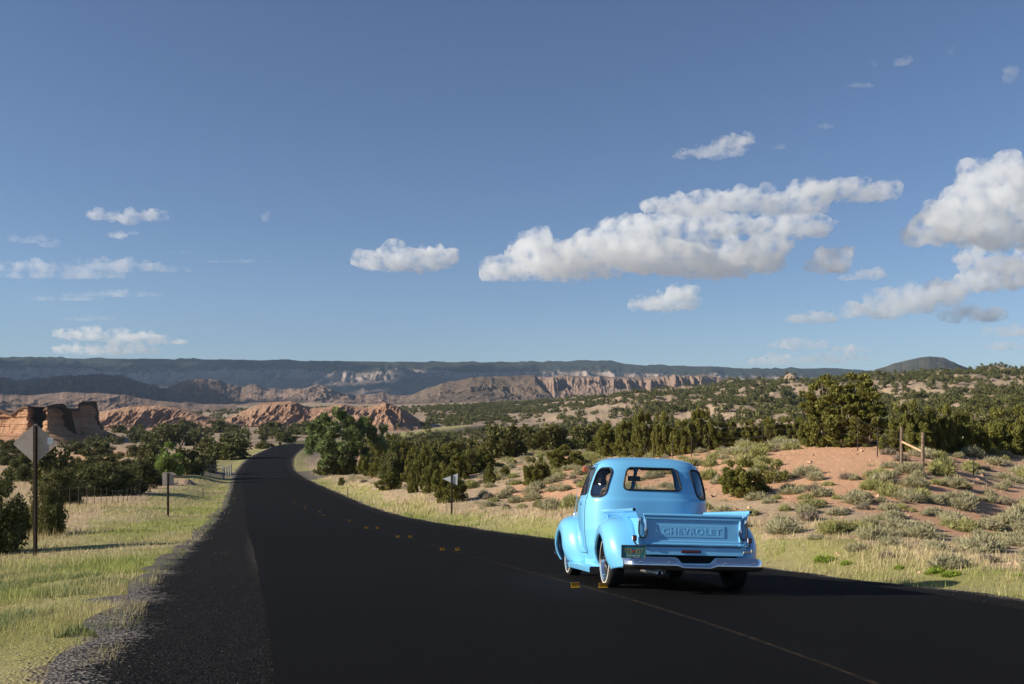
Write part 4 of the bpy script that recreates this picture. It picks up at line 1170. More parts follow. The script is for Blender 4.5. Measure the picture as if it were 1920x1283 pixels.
# mirror, antenna
m = MB(); m.lathe([(2.235, 0), (2.23, .03), (2.235, .046), (2.27, .05), (2.30, .025)], 'Y', (-.80, 0, 1.69), 24); mr_ = m.build('side_mirror', M_ORANGE, truck)
m = MB(); m.tube([(-.83, 2.27, 1.72), (-.79, 2.24, 1.735), (-.70, 2.20, 1.71)], .008, 6); m.build('mirror_arm', M_CHROME, mr_)
m = MB(); m.tube([(-.915, 2.52, .93), (-.868, 2.50, 1.46)], [.0045, .002], 6); m.lathe([(.93, .018), (.97, .014), (1.02, .008), (1.03, 0)], 'Z', (-.918, 2.52, 0), 12); m.build('antenna', M_CHROME, truck)
m = MB(); m.box((-.93, 2.30, .97), (.012, .03, .10), bev=.004); m.build('hinge', M_CHROME, truck)

# ---- wheels
def wheel(x, y):
    sg = 1 if x > 0 else -1
    o = bpy.data.objects.new('wheel', None); o.empty_display_size = .3; link(o, truck); o.location = (x, y, WR)
    R0 = WR; w = .105
    prof = [(-w * .72, .235), (-w * .95, .27), (-w, .30), (-w * .93, .325), (-w * .74, R0 - .004), (-w * .4, R0), (0, R0 + .001), (w * .4, R0), (w * .74, R0 - .004), (w * .93, .325), (w, .300), (w * 1.0, .272), (w * .85, .250), (w * .72, .235)]
    t = MB(); t.lathe([(a * sg, r) for a, r in prof][::sg], 'X', n=64)
    for gx_ in (-.055, -.02, .02, .055): pass
    t.build('tyre', M_TYRE, o)
    q = MB(); q.lathe([(sg * (w + .0005), .301), (sg * (w + .0035), .295), (sg * (w + .003), .287), (sg * w * .93, .280)], 'X', n=64); q.build('whitewall_band', M_WW, o)
    rm_ = MB(); rm_.lathe([(sg * w * .93, .284), (sg * w * 1.05, .274), (sg * w * .98, .256), (sg * w * .93, .240), (sg * w * .55, .228), (sg * w * .30, .215), (sg * w * .25, .205)], 'X', n=64)
    rm_.lathe([(sg * w * .28, .10), (sg * w * .55, .085), (sg * w * .75, .06), (sg * w * .85, .03), (sg * w * .88, 0)], 'X', n=40)
    rm_.lathe([(sg * w * .50, .232), (sg * w * .62, .215), (sg * w * .70, .18), (sg * w * .66, .13), (sg * w * .58, .10)], 'X', n=64)
    rimo = rm_.build('rim', M_CHROME, o)
    sl_ = MB()
    for k in range(14):
        M = Matrix.Rotation(2 * math.pi * k / 14, 3, 'X')
        sl_.box(M @ Vector((sg * w * .665, 0, .172)), (.014, .022, .066), M, bev=.006)
    s2 = sl_.build('rim_slot', M_DARK, rimo); s2['kind'] = 'stuff'
    d = MB(); d.lathe([(sg * -.02, .225), (sg * -.02, 0)], 'X', n=32); d.lathe([(-.06, .23), (.03, .22)], 'X', n=32); d.build('brake_drum', M_DARK, o)
    return o
for (x, y) in cs: wheel(math.copysign(.84, x), y)
# ---- underbody
m = MB()
for sg in (-1, 1): m.box((sg * .40, 1.4, .36), (.06, 4.5, .11)); m.box((sg * .48, 0.0, .25), (.05, 1.1, .025)); m.box((sg * .48, -.55, .27), (.035, .03, .11)); m.box((sg * .48, 2.95, .25), (.05, .9, .025))
m.tube([(-.8, 0, .33), (.8, 0, .33)], .04, 10); m.tube([(-.8, 2.95, .31), (.8, 2.95, .31)], .035, 10)
m.lathe([(-.14, .02), (-.08, .13), (.05, .14), (.12, .05)], 'Y', (0, 0, .33), 20)
m.box((0, 2.2, .38), (.8, 1.0, .18)); m.box((0, 3.3, .50), (.9, .6, .3)); m.tube([(0, .1, .33), (0, 1.8, .36)], .035, 8)
m.build('frame', M_DARK, truck)
m = MB(); m.tube([(-.42, .1, .27), (-.42, -.55, .27), (-.44, -.80, .26), (-.50, -.93, .245)], .026, 12); ex = m.build('exhaust_pipe', M_STEEL, truck)
m = MB(); m.tube([(-.66, -.86, .262), (-.54, -.90, .250), (-.46, -.97, .237)], [.020, .034, .034], 16); m.build('muffler', M_STEEL, ex)
m = MB(); m.lathe([(-.93, .034), (-1.02, .036), (-1.022, .030), (-.96, .029)], 'Y', (-.455, 0, .233), 20); m.build('tailpipe_tip', M_CHROME, ex)
m = MB(); m.lathe([(-.99, .03), (-.99, 0)], 'Y', (-.455, 0, .233), 20); m.build('pipe_bore', M_RUB, ex)
# ------------------------------------------------------------ planting
def solve(px, py, dmin=8, dmax=1500):
    """distance at which the ground seen along column px passes row py"""
    D = np.exp(np.linspace(math.log(dmin), math.log(dmax), 700)); X = (px - 960) / F * D
    y = HY - F * gz(X, D) / D
    k = np.argmax(y <= py)
    return float(D[k]) if (y <= py).any() else float(D[np.argmin(y)])
def put_tree(kind, x, y, h, w, name, label, cat_, group, rz, parts=True, sink=.06, mat=None):
    z = gz1(x, y) - sink * h * .3
    sx = w / kind.w; sz = h / kind.h
    if parts:
        t = thing(name, label, cat_, (x, y, z), (0, 0, rz), group)
        t.scale = (sx, sx, sz)
        for nm, me in (('crown', kind.crown), ('trunk', kind.trunk)):
            if me: link(bpy.data.objects.new(nm, me), t)
        return t
    o = bpy.data.objects.new(name, kind.crown); o.location = (x, y, z); o.rotation_euler = (0, 0, rz); o.scale = (sx, sx, sz)
    return tag(link(o), label, cat_, group)
pr = random.Random(5)
taken = []
def hand(px, py, wpx, hpx, kinds, name, label, cat_='juniper', group=None, dmin=8, wmul=1.0, rz=None):
    D = solve(px, py, dmin); x = (px - 960) / F * D; s = D / F
    taken.append((x, D, wpx * s * .5))
    if kinds[0] in K_NEAR + K_NEARY: hpx *= 1.14
    return put_tree(pr.choice(kinds), x, D, hpx * s, wpx * s * wmul, name, label, cat_, group, pr.uniform(0, 6.28) if rz is None else rz)
J = 'juniper_tree'; JB = 'juniper_bush'
GL = 'junipers in the grassy hollow left of the road'; GR = 'dense junipers right of the road beyond the pennant sign'; GT = 'junipers along the fence above the right bank'
hand(-8, 1040, 110, 140, K_NEAR, J, 'big dark juniper cut off by the left edge, in front of the signpost')
hand(35, 1008, 66, 62, K_NEAR, J, 'juniper between the left edge and the diamond signpost')
hand(92, 1006, 62, 86, K_NEAR, J, 'dark upright juniper just right of the diamond signpost foot')
hand(112, 950, 92, 66, K_NEAR, J, 'wide juniper at the near end of the left wire fence')
hand(205, 930, 120, 62, K_NEAR, J, 'broad low juniper standing over the left wire fence posts')
hand(262, 917, 70, 46, K_NEAR, J, 'juniper at the far end of the left wire fence')
for (a, b, c, d) in ((50, 902, 60, 50), (92, 900, 44, 52), (133, 893, 28, 26), (175, 893, 60, 36), (212, 893, 70, 40), (20, 872, 50, 30), (240, 905, 50, 34)):
    hand(a, b, c, d, K_NEAR, J, 'dark juniper in the cluster behind the diamond sign', group='junipers clustered behind the diamond sign')
hand(316, 893, 58, 64, [K_BRT], 'young_cottonwood', 'bright green young tree among dark junipers behind the square sign', 'tree')
for (a, b, c, d) in ((352, 890, 66, 62), (384, 885, 46, 40), (286, 890, 40, 36), (403, 862, 44, 40), (436, 862, 74, 48), (185, 856, 60, 28), (262, 858, 46, 30), (305, 838, 60, 46), (330, 822, 50, 32), (265, 826, 34, 22), (345, 808, 28, 24), (413, 812, 34, 26), (438, 812, 28, 20), (512, 818, 46, 28), (535, 829, 42, 22), (20, 848, 44, 26), (143, 852, 40, 24), (133, 822, 22, 17), (392, 842, 40, 24), (222, 812, 26, 18), (495, 842, 30, 16), (445, 850, 30, 22), (560, 815, 44, 24), (545, 800, 30, 18)):
    hand(a, b, c, d, K_MID, J, 'dark juniper in the grassy hollow left of the road', group=GL)
hand(640, 889, 150, 122, [K_COT], 'cottonwood_tree', 'large bright green cottonwood at the road bend, tallest tree left of the pickup', 'cottonwood', rz=.6)
hand(612, 890, 46, 34, K_NEARY, JB, 'low dark shrub under the left side of the cottonwood', 'shrub')
hand(648, 890, 50, 30, K_NEARY, JB, 'low dark shrub under the right side of the cottonwood', 'shrub')
for (a, b, c, d) in ((700, 880, 54, 62), (724, 868, 54, 54), (690, 892, 44, 34), (712, 896, 40, 36), (738, 905, 52, 66), (758, 888, 56, 56), (775, 905, 44, 60), (795, 912, 46, 66), (775, 925, 26, 44), (812, 905, 56, 60), (838, 896, 60, 52), (860, 902, 52, 44), (880, 890, 56, 40), (905, 882, 50, 36), (830, 922, 46, 50), (808, 925, 40, 50), (850, 880, 54, 46)):
    hand(a, b, c, d, K_NEARY + K_NEAR[:1], J, 'juniper in the stand between cottonwood and pennant sign', group=GR)
hand(730, 919, 48, 30, K_NEARY, JB, 'low spreading juniper bush on the open bank left of the pennant sign')
hand(843, 943, 66, 56, K_NEARY, JB, 'bright juniper bush directly behind the pennant sign')
hand(640, 911, 14, 14, K_NEARY, JB, 'tiny round juniper on bare red soil below the cottonwood')
hand(918, 909, 22, 36, K_NEARY, JB, 'small upright juniper on the red bank, right of the pennant sign')
hand(948, 892, 20, 16, K_NEARY, JB, 'very small juniper just left of the round one on the red bank')
hand(1005, 911, 54, 54, K_NEARY, JB, 'round juniper bush on the red bank left of the pickup cab')
hand(1390, 932, 92, 70, K_NEARY, JB, 'round dark juniper bush right of the pickup cab', rz=1.0)
hand(1060, 882, 74, 40, K_NEARY, JB, 'sprawling green bush on the bank above the pickup side mirror', 'shrub')
hand(1447, 907, 56, 44, [K_PALE], 'leafy_shrub', 'pale leafy shrub beside the round juniper right of the cab', 'shrub')
hand(1545, 838, 62, 138, K_TALL, J, 'tall thin juniper, left one of the tallest clump on the bank', wmul=1.15)
hand(1600, 838, 84, 144, K_TALL, J, 'tallest juniper of the clump on the right bank', wmul=1.15)
hand(1572, 838, 50, 100, K_TALL, J, 'juniper in the gap between the two tallest junipers', wmul=1.15)
hand(1628, 838, 50, 96, K_TALL, J, 'juniper at the right edge of the tallest clump', wmul=1.2)
hand(1518, 838, 50, 58, K_NEARY, J, 'low juniper at the left foot of the tallest clump')
for (a, b, c, d) in ((1700, 846, 66, 92), (1742, 848, 62, 72), (1772, 848, 44, 88), (1800, 850, 50, 66), (1832, 850, 46, 50), (1668, 846, 44, 40), (1720, 850, 60, 56)):
    hand(a, b, c, d, K_NEARY, J, 'dark juniper behind the wooden brace posts', group='junipers behind the wooden brace posts')
hand(1893, 852, 110, 88, K_NEARY, J, 'broad olive juniper at the right edge behind the brush')
for (a, b, c, d) in ((1140, 856, 56, 56), (1172, 858, 44, 62), (1205, 858, 50, 78), (1242, 858, 48, 84), (1278, 858, 54, 66), (1312, 858, 56, 74), (1345, 856, 50, 52), (1120, 852, 40, 34), (1372, 850, 40, 44), (1402, 848, 44, 46), (1440, 842, 50, 44), (1475, 838, 44, 44), (1498, 838, 36, 40)):
    hand(a, b, c, d, K_NEARY, J, 'upright juniper in the row behind the pickup roof', group=GT, dmin=60)

# scattered junipers over the hollow and the hills
rg = np.random.default_rng(21)
N = 90000
u = rg.random(N); D = np.sqrt(95 ** 2 + (1250 ** 2 - 95 ** 2) * u)
keepn = rg.random(N) < np.interp(D, [95, 250, 600, 1250], [1.0, .6, .55, .5]); D = D[keepn]
px = rg.uniform(-60, 1980, len(D)); X = (px - 960) / F * D
dens = fbm(X / 34, D / 46, 3, 77) * .55 + fbm(X / 150, D / 150, 2, 78) * .3 + np.where(px > 1150, .60, .48)
zone = np.ones(len(D))
zone = np.where((px < 560), np.where(D < 260, .06, .30), zone)
zone = np.where((px > 560) & (px < 800) & (D > 230), .35, zone)
zone = np.where((px > 780) & (px < 1500) & (D < 420), .72, zone)
zone = np.where((px > 1130) & (D < 240), .30, zone)
zone = np.where((px > 1400) & (D > 300), 1.9, zone)
ok = rg.random(len(D)) < np.clip((dens - .25) * 1.9, 0, 1) * zone
X = X[ok]; D = D[ok]; px = px[ok]
off, _, _ = road_query(X, D); ok = np.abs(off) > 13; X = X[ok]; D = D[ok]; px = px[ok]
o2 = rg.permutation(len(X)); X = X[o2]; D = D[o2]; px = px[o2]
hs = rg.uniform(1.9, 4.3, len(X)) * np.where((px > 1150) & (D > 250), 1.18, 1.0); ws = hs * rg.uniform(.9, 1.35, len(X))
# thin out overlaps
acc = []; cells = {}
for i in range(len(X)):
    key = (int(X[i] // 6), int(D[i] // 6)); bad = False
    for a in (-1, 0, 1):
        for b in (-1, 0, 1):
            for j in cells.get((key[0] + a, key[1] + b), ()):
                if (X[i] - X[j]) ** 2 + (D[i] - D[j]) ** 2 < (.36 * (ws[i] + ws[j])) ** 2: bad = True
    if not bad:
        for (tx, ty, tr) in taken[:8] if False else taken:
            if (X[i] - tx) ** 2 + (D[i] - ty) ** 2 < (tr + ws[i] * .35) ** 2: bad = True; break
    if not bad: cells.setdefault(key, []).append(i); acc.append(i)
    if len(acc) > 8000: break
acc = np.array(acc); X = X[acc]; D = D[acc]; px = px[acc]; hs = hs[acc]; ws = ws[acc]
Z = gz(X, D)
# what the camera can see at all: crown top against the ground in front
vis = np.ones(len(X), bool)
fr_ = np.linspace(.25, .97, 40)
for k in range(len(X)):
    gg = gz(X[k] * fr_, D[k] * fr_, road=False)
    if (gg / (D[k] * fr_)).max() > (Z[k] + hs[k] * .9) / D[k]: vis[k] = False
X, D, px, hs, ws, Z = [a[vis] for a in (X, D, px, hs, ws, Z)]
size = hs * ws / D ** 2
order = np.argsort(-size)
n_ind = 300 - 130
print('scatter junipers', len(X))
def zone_of(px_, d):
    if px_ < 560: return ('juniper on the flats between road and sandstone butte', 'junipers on the flats left of the road') if d < 420 else ('far juniper below the badlands, left of the road', 'far junipers below the badlands')
    if px_ < 800: return ('juniper between the cottonwood and the pink clay mounds', 'junipers between cottonwood and clay mounds')
    if px_ < 1130: return ('juniper in the dark valley belt left of the pickup', 'valley junipers left of the pickup')
    if px_ < 1500: return ('juniper on the rolling ground above the pickup', 'junipers on the rolling ground above the pickup')
    return ('juniper on the sandy hills behind the wooden brace posts', 'junipers on the sandy hills at right')
for i in order[:n_ind]:
    lb, gp = zone_of(px[i], D[i])
    k = pr.choice(K_MID)
    put_tree(k, X[i], D[i], hs[i], ws[i], J, lb, 'juniper', gp, pr.uniform(0, 6.28), parts=size[i] > .00035)
vs = []; fs = []; ts = []; o_ = 0
for i in order[n_ind:]:
    k = pr.choice(K_FAR); a = pr.uniform(0, 6.28); c, s = math.cos(a), math.sin(a)
    v = k.V * np.array([ws[i] / k.w, ws[i] / k.w, hs[i] / k.h])
    v = np.stack([v[:, 0] * c - v[:, 1] * s + X[i], v[:, 0] * s + v[:, 1] * c + D[i], v[:, 2] + Z[i] - .1], 1)
    vs.append(v); fs.append(k.F + o_); ts.append(np.clip(k.T * .8 + pr.uniform(-.15, .25), 0, 1)); o_ += len(v)
fj = mobj('distant_junipers', np.vstack(vs), np.vstack(fs), M_JUN, smooth=False, attrs={'tint': np.concatenate(ts)})
tag(fj, 'dark junipers dotted over the far hills and valley floor', 'junipers', kind='stuff')

# ------------------------------------------------------------ sagebrush and rabbitbrush on the banks
rg = np.random.default_rng(33)
N = 9000
D = np.sqrt(15 ** 2 + (130 ** 2 - 15 ** 2) * rg.random(N) ** 1.15); px = rg.uniform(560, 2000, N); X = (px - 960) / F * D
off, _, _ = road_query(X, D)
bare = np.exp(-(((px - 1575) / 80) ** 2 + ((D - 40) / 10) ** 2)) + np.exp(-(((px - 1010) / 110) ** 2 + ((D - 47) / 10) ** 2)) * .35
dens = .50 + fbm(X / 6, D / 8, 3, 91) * .9 - bare * 1.05
dens = np.where(px > 1380, dens + .12, dens) * np.where(px < 900, .30, 1)
ok = (off > 7.2) & (rg.random(N) < dens); X = X[ok]; D = D[ok]; px = px[ok]
o2 = rg.permutation(len(X)); X = X[o2]; D = D[o2]; px = px[o2]
acc = []; sz = rg.uniform(.28, .84, len(X)) * np.clip(.85 + D / 150, .9, 1.3)
P2 = []
for i in range(len(X)):
    if P2:
        q = np.array(P2); 
        if ((q[:, 0] - X[i]) ** 2 + (q[:, 1] - D[i]) ** 2 < (.40 * (q[:, 2] + sz[i])) ** 2).any(): continue
    if any((X[i] - tx) ** 2 + (D[i] - ty) ** 2 < (tr + .2) ** 2 for tx, ty, tr in taken): continue
    P2.append((X[i], D[i], sz[i], px[i]))
    if len(P2) > 3400: break
P2 = np.array(P2); zz = gz(P2[:, 0], P2[:, 1])
pp = np.argsort(-(P2[:, 2] / P2[:, 1]))
print('brush', len(P2))
def brush_zone(px_, d, kd):
    adj = {'sage': 'grey-green sagebrush', 'rab': 'yellow-green rabbitbrush', 'dead': 'dry brown brush'}[kd]
    if px_ > 1640: z_ = 'around the wooden brace posts' if d > 34 else 'on the lower bank below the brace posts'
    elif px_ > 1410: z_ = 'on the bank just right of the pickup' if d < 38 else 'along the crest beside the bare red slope'
    elif px_ > 1130: z_ = 'on the crest right behind the pickup roof'
    elif px_ > 900: z_ = 'on the red bank left of the pickup cab'
    else: z_ = 'on the slope around the pennant sign'
    return adj + ' ' + z_, adj + ' ' + z_
cnt = {'sage': 0, 'rab': 0, 'dead': 0}; vs = []; fs4 = []; fs3 = []; ts = []; o_ = 0
for i in pp:
    x, y, s, pxx = P2[i]
    r_ = pr.random(); near_v = fbm(np.array([x / 9]), np.array([y / 9]), 2, 55)[0]
    kd = 'dead' if r_ < .13 else ('rab' if r_ < .38 + near_v * .5 else 'sage')
    nm = {'sage': 'sagebrush', 'rab': 'rabbitbrush', 'dead': 'dry_bush'}[kd]; lst = {'sage': B_SAGE, 'rab': B_RAB, 'dead': B_DEAD}[kd]
    lim = {'sage': 290, 'rab': 200, 'dead': 90}[kd]
    me = pr.choice(lst)
    if cnt[kd] < lim:
        cnt[kd] += 1
        lb, gp = brush_zone(pxx, y, kd)
        o = bpy.data.objects.new(nm, me); o.location = (x, y, zz[i] - .02); o.rotation_euler = (0, 0, pr.uniform(0, 6.28)); o.scale = (s * pr.uniform(.85, 1.2), s * pr.uniform(.85, 1.2), s * pr.uniform(.8, 1.1))
        link(o); tag(o, lb, {'sage': 'sagebrush', 'rab': 'rabbitbrush', 'dead': 'dry bush'}[kd], gp)
    else:
        a = pr.uniform(0, 6.28); co = np.empty(len(me.vertices) * 3, np.float32); me.vertices.foreach_get('co', co); co = co.reshape(-1, 3) * s
        v = np.stack([co[:, 0] * math.cos(a) - co[:, 1] * math.sin(a) + x, co[:, 0] * math.sin(a) + co[:, 1] * math.cos(a) + y, co[:, 2] + zz[i] - .02], 1)
        nb = (len(v) - 12 * 11) // 5; st = 6
        k5 = (np.arange(0, nb, st) * 5)[:, None]
        vs.append(v); fs4.append(k5 + [0, 1, 2, 3] + o_); fs3.append(k5 + [3, 2, 4] + o_)
        t_ = np.empty(len(me.vertices), np.float32); me.attributes['tint'].data.foreach_get('value', t_); ts.append(t_); o_ += len(v)
if vs:
    o = mobj('distant_brush', np.vstack(vs), [np.vstack(fs4), np.vstack(fs3)], M_SAGE, smooth=False, attrs={'tint': np.concatenate(ts)})
    tag(o, 'small pale sagebrush carpeting the farther bank', 'sagebrush', kind='stuff')
# bright green tufts in the dry grass right of the road
for k, (a, b, w_) in enumerate(((1548, 1052, 34), (1590, 1055, 22), (1688, 1062, 20), (1755, 1072, 34), (1785, 1076, 30), (1910, 1078, 18))):
    D_ = solve(a, b + 4); x = (a - 960) / F * D_; me = B_GREEN[k % 2]
    o = bpy.data.objects.new('green_tuft', me); s = w_ * D_ / F / .5; o.location = (x, D_, gz1(x, D_) - .02); o.scale = (s, s, s * .9); o.rotation_euler = (0, 0, k)
    link(o); tag(o, 'bright green tuft in the straw-coloured grass right of the road', 'plant', 'bright green tufts beside the right verge')

# ------------------------------------------------------------ grass
def grass_mat(name, a, b):
    t = NT(name); k = t.attr('tint').outputs['Fac']
    c = t.mix(k, a, b); t.P(Base_Color=c, Roughness=.8); t.p.inputs['Specular IOR Level'].default_value = .2
    d = t.n('ShaderNodeBsdfTranslucent', {'Color': c}); m = t.n('ShaderNodeMixShader', {0: .3, 1: t.p.outputs[0], 2: d.outputs[0]})
    t.t.links.new(m.outputs[0], t.out.inputs[0]); return t.m
M_GG = grass_mat('green_grass', (.52, .43, .25, 1), (.27, .32, .08, 1))
M_GD = grass_mat('dry_grass', (.60, .50, .30, 1), (.40, .32, .16, 1))
def blades(x, y, h, wd, lean, rng, tint, name, mat, label, flat=0.0):
    z = gz(x, y) - .01; n = len(x)
    a = rng.uniform(0, 2 * np.pi, n); ln = np.abs(rng.normal(0, lean, n)) + flat
    d = np.stack([np.cos(a) * np.sin(ln), np.sin(a) * np.sin(ln), np.cos(ln)], 1); d[:, 0] += .12
    r = rng.uniform(0, 2 * np.pi, n); s = np.stack([np.cos(r), np.sin(r), np.zeros(n)], 1) * wd[:, None] * .5
    P = np.stack([x, y, z], 1); 
    V = np.stack([P - s, P + s, P + d * h[:, None]], 1).reshape(-1, 3)
    o = mobj(name, V, np.arange(3 * n).reshape(-1, 3), mat, smooth=False, attrs={'tint': np.repeat(np.clip(tint, 0, 1), 3)})
    return tag(o, label, 'grass', kind='stuff')
def cand(N, d0, d1, p0, p1, rng, pw=1.0):
    D = np.exp(rng.uniform(math.log(d0), math.log(d1), N)); px = rng.uniform(p0, p1, N)
    return (px - 960) / F * D, D, px
rg = np.random.default_rng(8)
# short verge grass, both sides
x, y, p_ = cand(600000, 4.5, 110, -330, 2250, rg); off, _, _ = road_query(x, y)
e = np.where(off < 0, -off - wd(y), off - wr(y)); w_ = fbm(x / 1.2, y / 1.2, 4, 61); w2 = fbm(x / 4, y / 4, 3, 63)
prob = np.where(off < 0, sstep(-.6, .3, e + w_ * 1.1) * (1 - sstep(4.5, 8.5, e + w2 * 2)), sstep(-.05, .5, e + w_ * .5) * (1 - sstep(1.5, 3.0, e + w2)))
nearL = (off < 0) * (1 - sstep(7.5, 13, y)) * (1 - sstep(1.3, 2.6, e))
prob = prob * (1 - nearL * (1 - sstep(-.35, -.1, w_ + w2 * .3)))
prob = prob * np.clip(.75 + w_ * np.where((y < 16) & (e < 3.2), 3.0, 1.5), .03, 1)
ok = rg.random(len(x)) < prob * .8; x, y, e, w_, w2, off = [a[ok] for a in (x, y, e, w_, w2, off)]
h = rg.uniform(.035, .11, len(x)) * (1 + np.clip(w_, 0, 1) * 1.4) * np.interp(y, [5, 30, 100], [1, 1.2, 1.6]) * np.where(off > 0, 1.5, 1)
blades(x, y, h, np.maximum(.0045, y * .0007) * rg.uniform(.7, 1.4, len(x)), .55, rg, .02 + .52 * (1 - sstep(1.2, 3.8, e)) + w2 * 1.4 + rg.normal(0, .22, len(x)), 'verge_grass', M_GG, 'short green and yellow grass along the road verges')
# tall dry grass
x, y, p_ = cand(720000, 9, 190, -330, 2250, rg); off, _, _ = road_query(x, y)
e = np.where(off < 0, -off - wd(y), off - wr(y)); w_ = fbm(x / .9, y / .9, 4, 71); w2 = fbm(x / 6, y / 6, 3, 73)
prL = sstep(4.5, 7.5, e + w2 * 2) * np.clip(.55 + w_ * 1.5 + w2 * .6, 0, 1)
strip_r = sstep(1.0, 2.2, e + w2) * (1 - sstep(2.2, 5.5, e + w2 * 2.0))
bare_ = np.exp(-(((p_ - 1575) / 80) ** 2 + ((y - 40) / 10) ** 2)) + np.exp(-(((p_ - 1010) / 110) ** 2 + ((y - 47) / 10) ** 2))
hill = (1 - np.clip(bare_, 0, 1)) * np.clip(-.12 + w_ * .8 + w2 * .35, 0, .35) * sstep(2, 5, e)
prob = np.where(off < 0, prL, np.maximum(strip_r * np.clip(.6 + w_ * 1.5, 0, 1), hill))
ok = rg.random(len(x)) < prob * .8; x, y, e, w_, w2, off, strip_k = [a[ok] for a in (x, y, e, w_, w2, off, strip_r)]
h = rg.uniform(.10, .30, len(x)) * (1 + np.clip(w2, -.3, .6)) * np.where(off > 0, np.where(strip_k > .3, .85, .6), 1.0)
blades(x, y, h, np.maximum(.005, y * .00062) * rg.uniform(.6, 1.3, len(x)), .35, rg, .35 + w2 * .6 + rg.normal(0, .25, len(x)), 'dry_grass', M_GD, 'straw-coloured tall dry grass on both banks')
# straw lying on the gravel at the near left
x, y, p_ = cand(16000, 4.6, 16, -100, 520, rg); off, _, _ = road_query(x, y); e = -off - wd(y)
ok = (e > -.3) & (e < 3.0) & (fbm(x / .5, y / .8, 3, 81) > -.05); x = x[ok]; y = y[ok]
blades(x, y, rg.uniform(.06, .22, len(x)), np.full(len(x), .0045), .08, rg, rg.random(len(x)), 'straw_litter', M_GD, 'pale straw lying on the gravel edge', flat=1.45)
# low grey-green weeds, near left verge
x, y, p_ = cand(90000, 4.6, 20, -120, 420, rg); off, _, _ = road_query(x, y); e = -off - wd(y)
wn = fbm(x / .7, y / .7, 3, 85); ok = (e > .2) & (e < 5) & (wn > .16) & (rg.random(len(x)) < .9); x = x[ok]; y = y[ok]; wn = wn[ok]
M_WEED = grass_mat('weed_leaf', (.22, .25, .13, 1), (.10, .15, .045, 1))
blades(x, y, rg.uniform(.03, .10, len(x)) * (1 + wn), rg.uniform(.008, .018, len(x)), .9, rg, rg.random(len(x)), 'verge_weeds', M_WEED, 'low leafy weeds on the near left verge')
# loose stones
rs = np.random.default_rng(4)
x, y, p_ = cand(4200, 4.6, 34, -120, 1990, rs); off, _, _ = road_query(x, y)
e = np.where(off < 0, -off - wd(y), off - wr(y)); ok = (e > -1.3) & (e < 2.2) & ((e > -.2) | (rs.random(len(e)) < .25)); x = x[ok]; y = y[ok]; off = off[ok]; e = e[ok]
z = gz(x, y); z = np.where(e < 0, road_z(x, y) + .004, z); n = len(x); r = rs.uniform(.004, .013, n) * np.interp(y, [5, 30], [1, 1.7])
iv = np.array([(1, 0, 0), (-1, 0, 0), (0, 1, 0), (0, -1, 0), (0, 0, 1), (0, 0, -1)], float)
V = (iv[None] * rs.uniform(.5, 1.2, (n, 6, 1)) + rs.normal(0, .2, (n, 6, 3))) * r[:, None, None] * np.array([1, 1, .7]) + np.stack([x, y, z + r * .2], 1)[:, None]
of = np.array([(0, 2, 4), (2, 1, 4), (1, 3, 4), (3, 0, 4), (2, 0, 5), (1, 2, 5), (3, 1, 5), (0, 3, 5)])
Fc = (of[None] + (np.arange(n) * 6)[:, None, None]).reshape(-1, 3)
t = NT('stones'); t.P(Base_Color=t.mix(t.attr('tint').outputs['Fac'], (.03, .028, .028, 1), (.38, .34, .30, 1)), Roughness=.9)
o = mobj('loose_stones', V.reshape(-1, 3), Fc, t.m, smooth=False, attrs={'tint': np.repeat(rs.random(n) ** 1.5 * np.where(e < 0, .05, 1), 6)})  # stones inside the darkened shoulder are coloured dark to match
tag(o, 'loose gravel stones along the road edges', 'gravel', kind='stuff')
# clods and small rocks on the bare bank
rs = np.random.default_rng(14)
n0 = 9000; y = np.sqrt(17 ** 2 + (75 ** 2 - 17 ** 2) * rs.random(n0)); p_ = rs.uniform(820, 2150, n0); x = (p_ - 960) / F * y
off, _, _ = road_query(x, y); ok = (off > 6.8) & (fbm(x / 2.5, y / 2.5, 3, 131) > -.05); x = x[ok]; y = y[ok]; n = len(x)
r = rs.uniform(.015, .05, n) * (1 + 1.6 * (rs.random(n) > .93)); z = gz(x, y)
V = (iv[None] * rs.uniform(.5, 1.2, (n, 6, 1)) + rs.normal(0, .22, (n, 6, 3))) * r[:, None, None] * np.array([1, 1, .75]) + np.stack([x, y, z + r * .15], 1)[:, None]
Fc = (of[None] + (np.arange(n) * 6)[:, None, None]).reshape(-1, 3)
t = NT('bank_rocks'); t.P(Base_Color=t.mix(t.attr('tint').outputs['Fac'], (.26, .15, .10, 1), (.58, .38, .26, 1)), Roughness=.95)
o = mobj('bank_rocks', V.reshape(-1, 3), Fc, t.m, smooth=False, attrs={'tint': np.repeat(rs.random(n), 6)})
tag(o, 'small pinkish clods and rocks strewn over the right bank', 'rocks', kind='stuff')
# ------------------------------------------------------------ signs, fences, gate, road markers
M_POST = simple('brown_sign_post', (.035, .022, .016), .6, .3)
def weath(name, a, b, sc=18, rough=.8):
    t = NT(name); n = t.noise(sc, t.obj(), 5, .7); t.P(Base_Color=t.mix(t.mr(n, .35, .65), a, b), Roughness=rough); t.bump(n, .4, .01); return t.m
M_ALU = weath('sign_back_metal', (.30, .26, .23, 1), (.37, .33, .29, 1), 3, .45)
M_ALU2 = weath('pale_sign_back', (.46, .48, .52, 1), (.54, .56, .60, 1), 3, .4)
M_WOOD = weath('weathered_post_wood', (.10, .065, .04, 1), (.23, .165, .11, 1), 9)
M_WOOD2 = weath('fresh_rail_wood', (.36, .24, .13, 1), (.48, .34, .20, 1), 9)
M_TPOST = simple('rusty_steel_post', (.035, .025, .02), .7, .3)
M_WIRE = simple('fence_wire', (.16, .14, .12), .5, .7)
M_GALV = weath('galvanised_pipe', (.20, .20, .20, 1), (.30, .30, .29, 1), 6, .4)
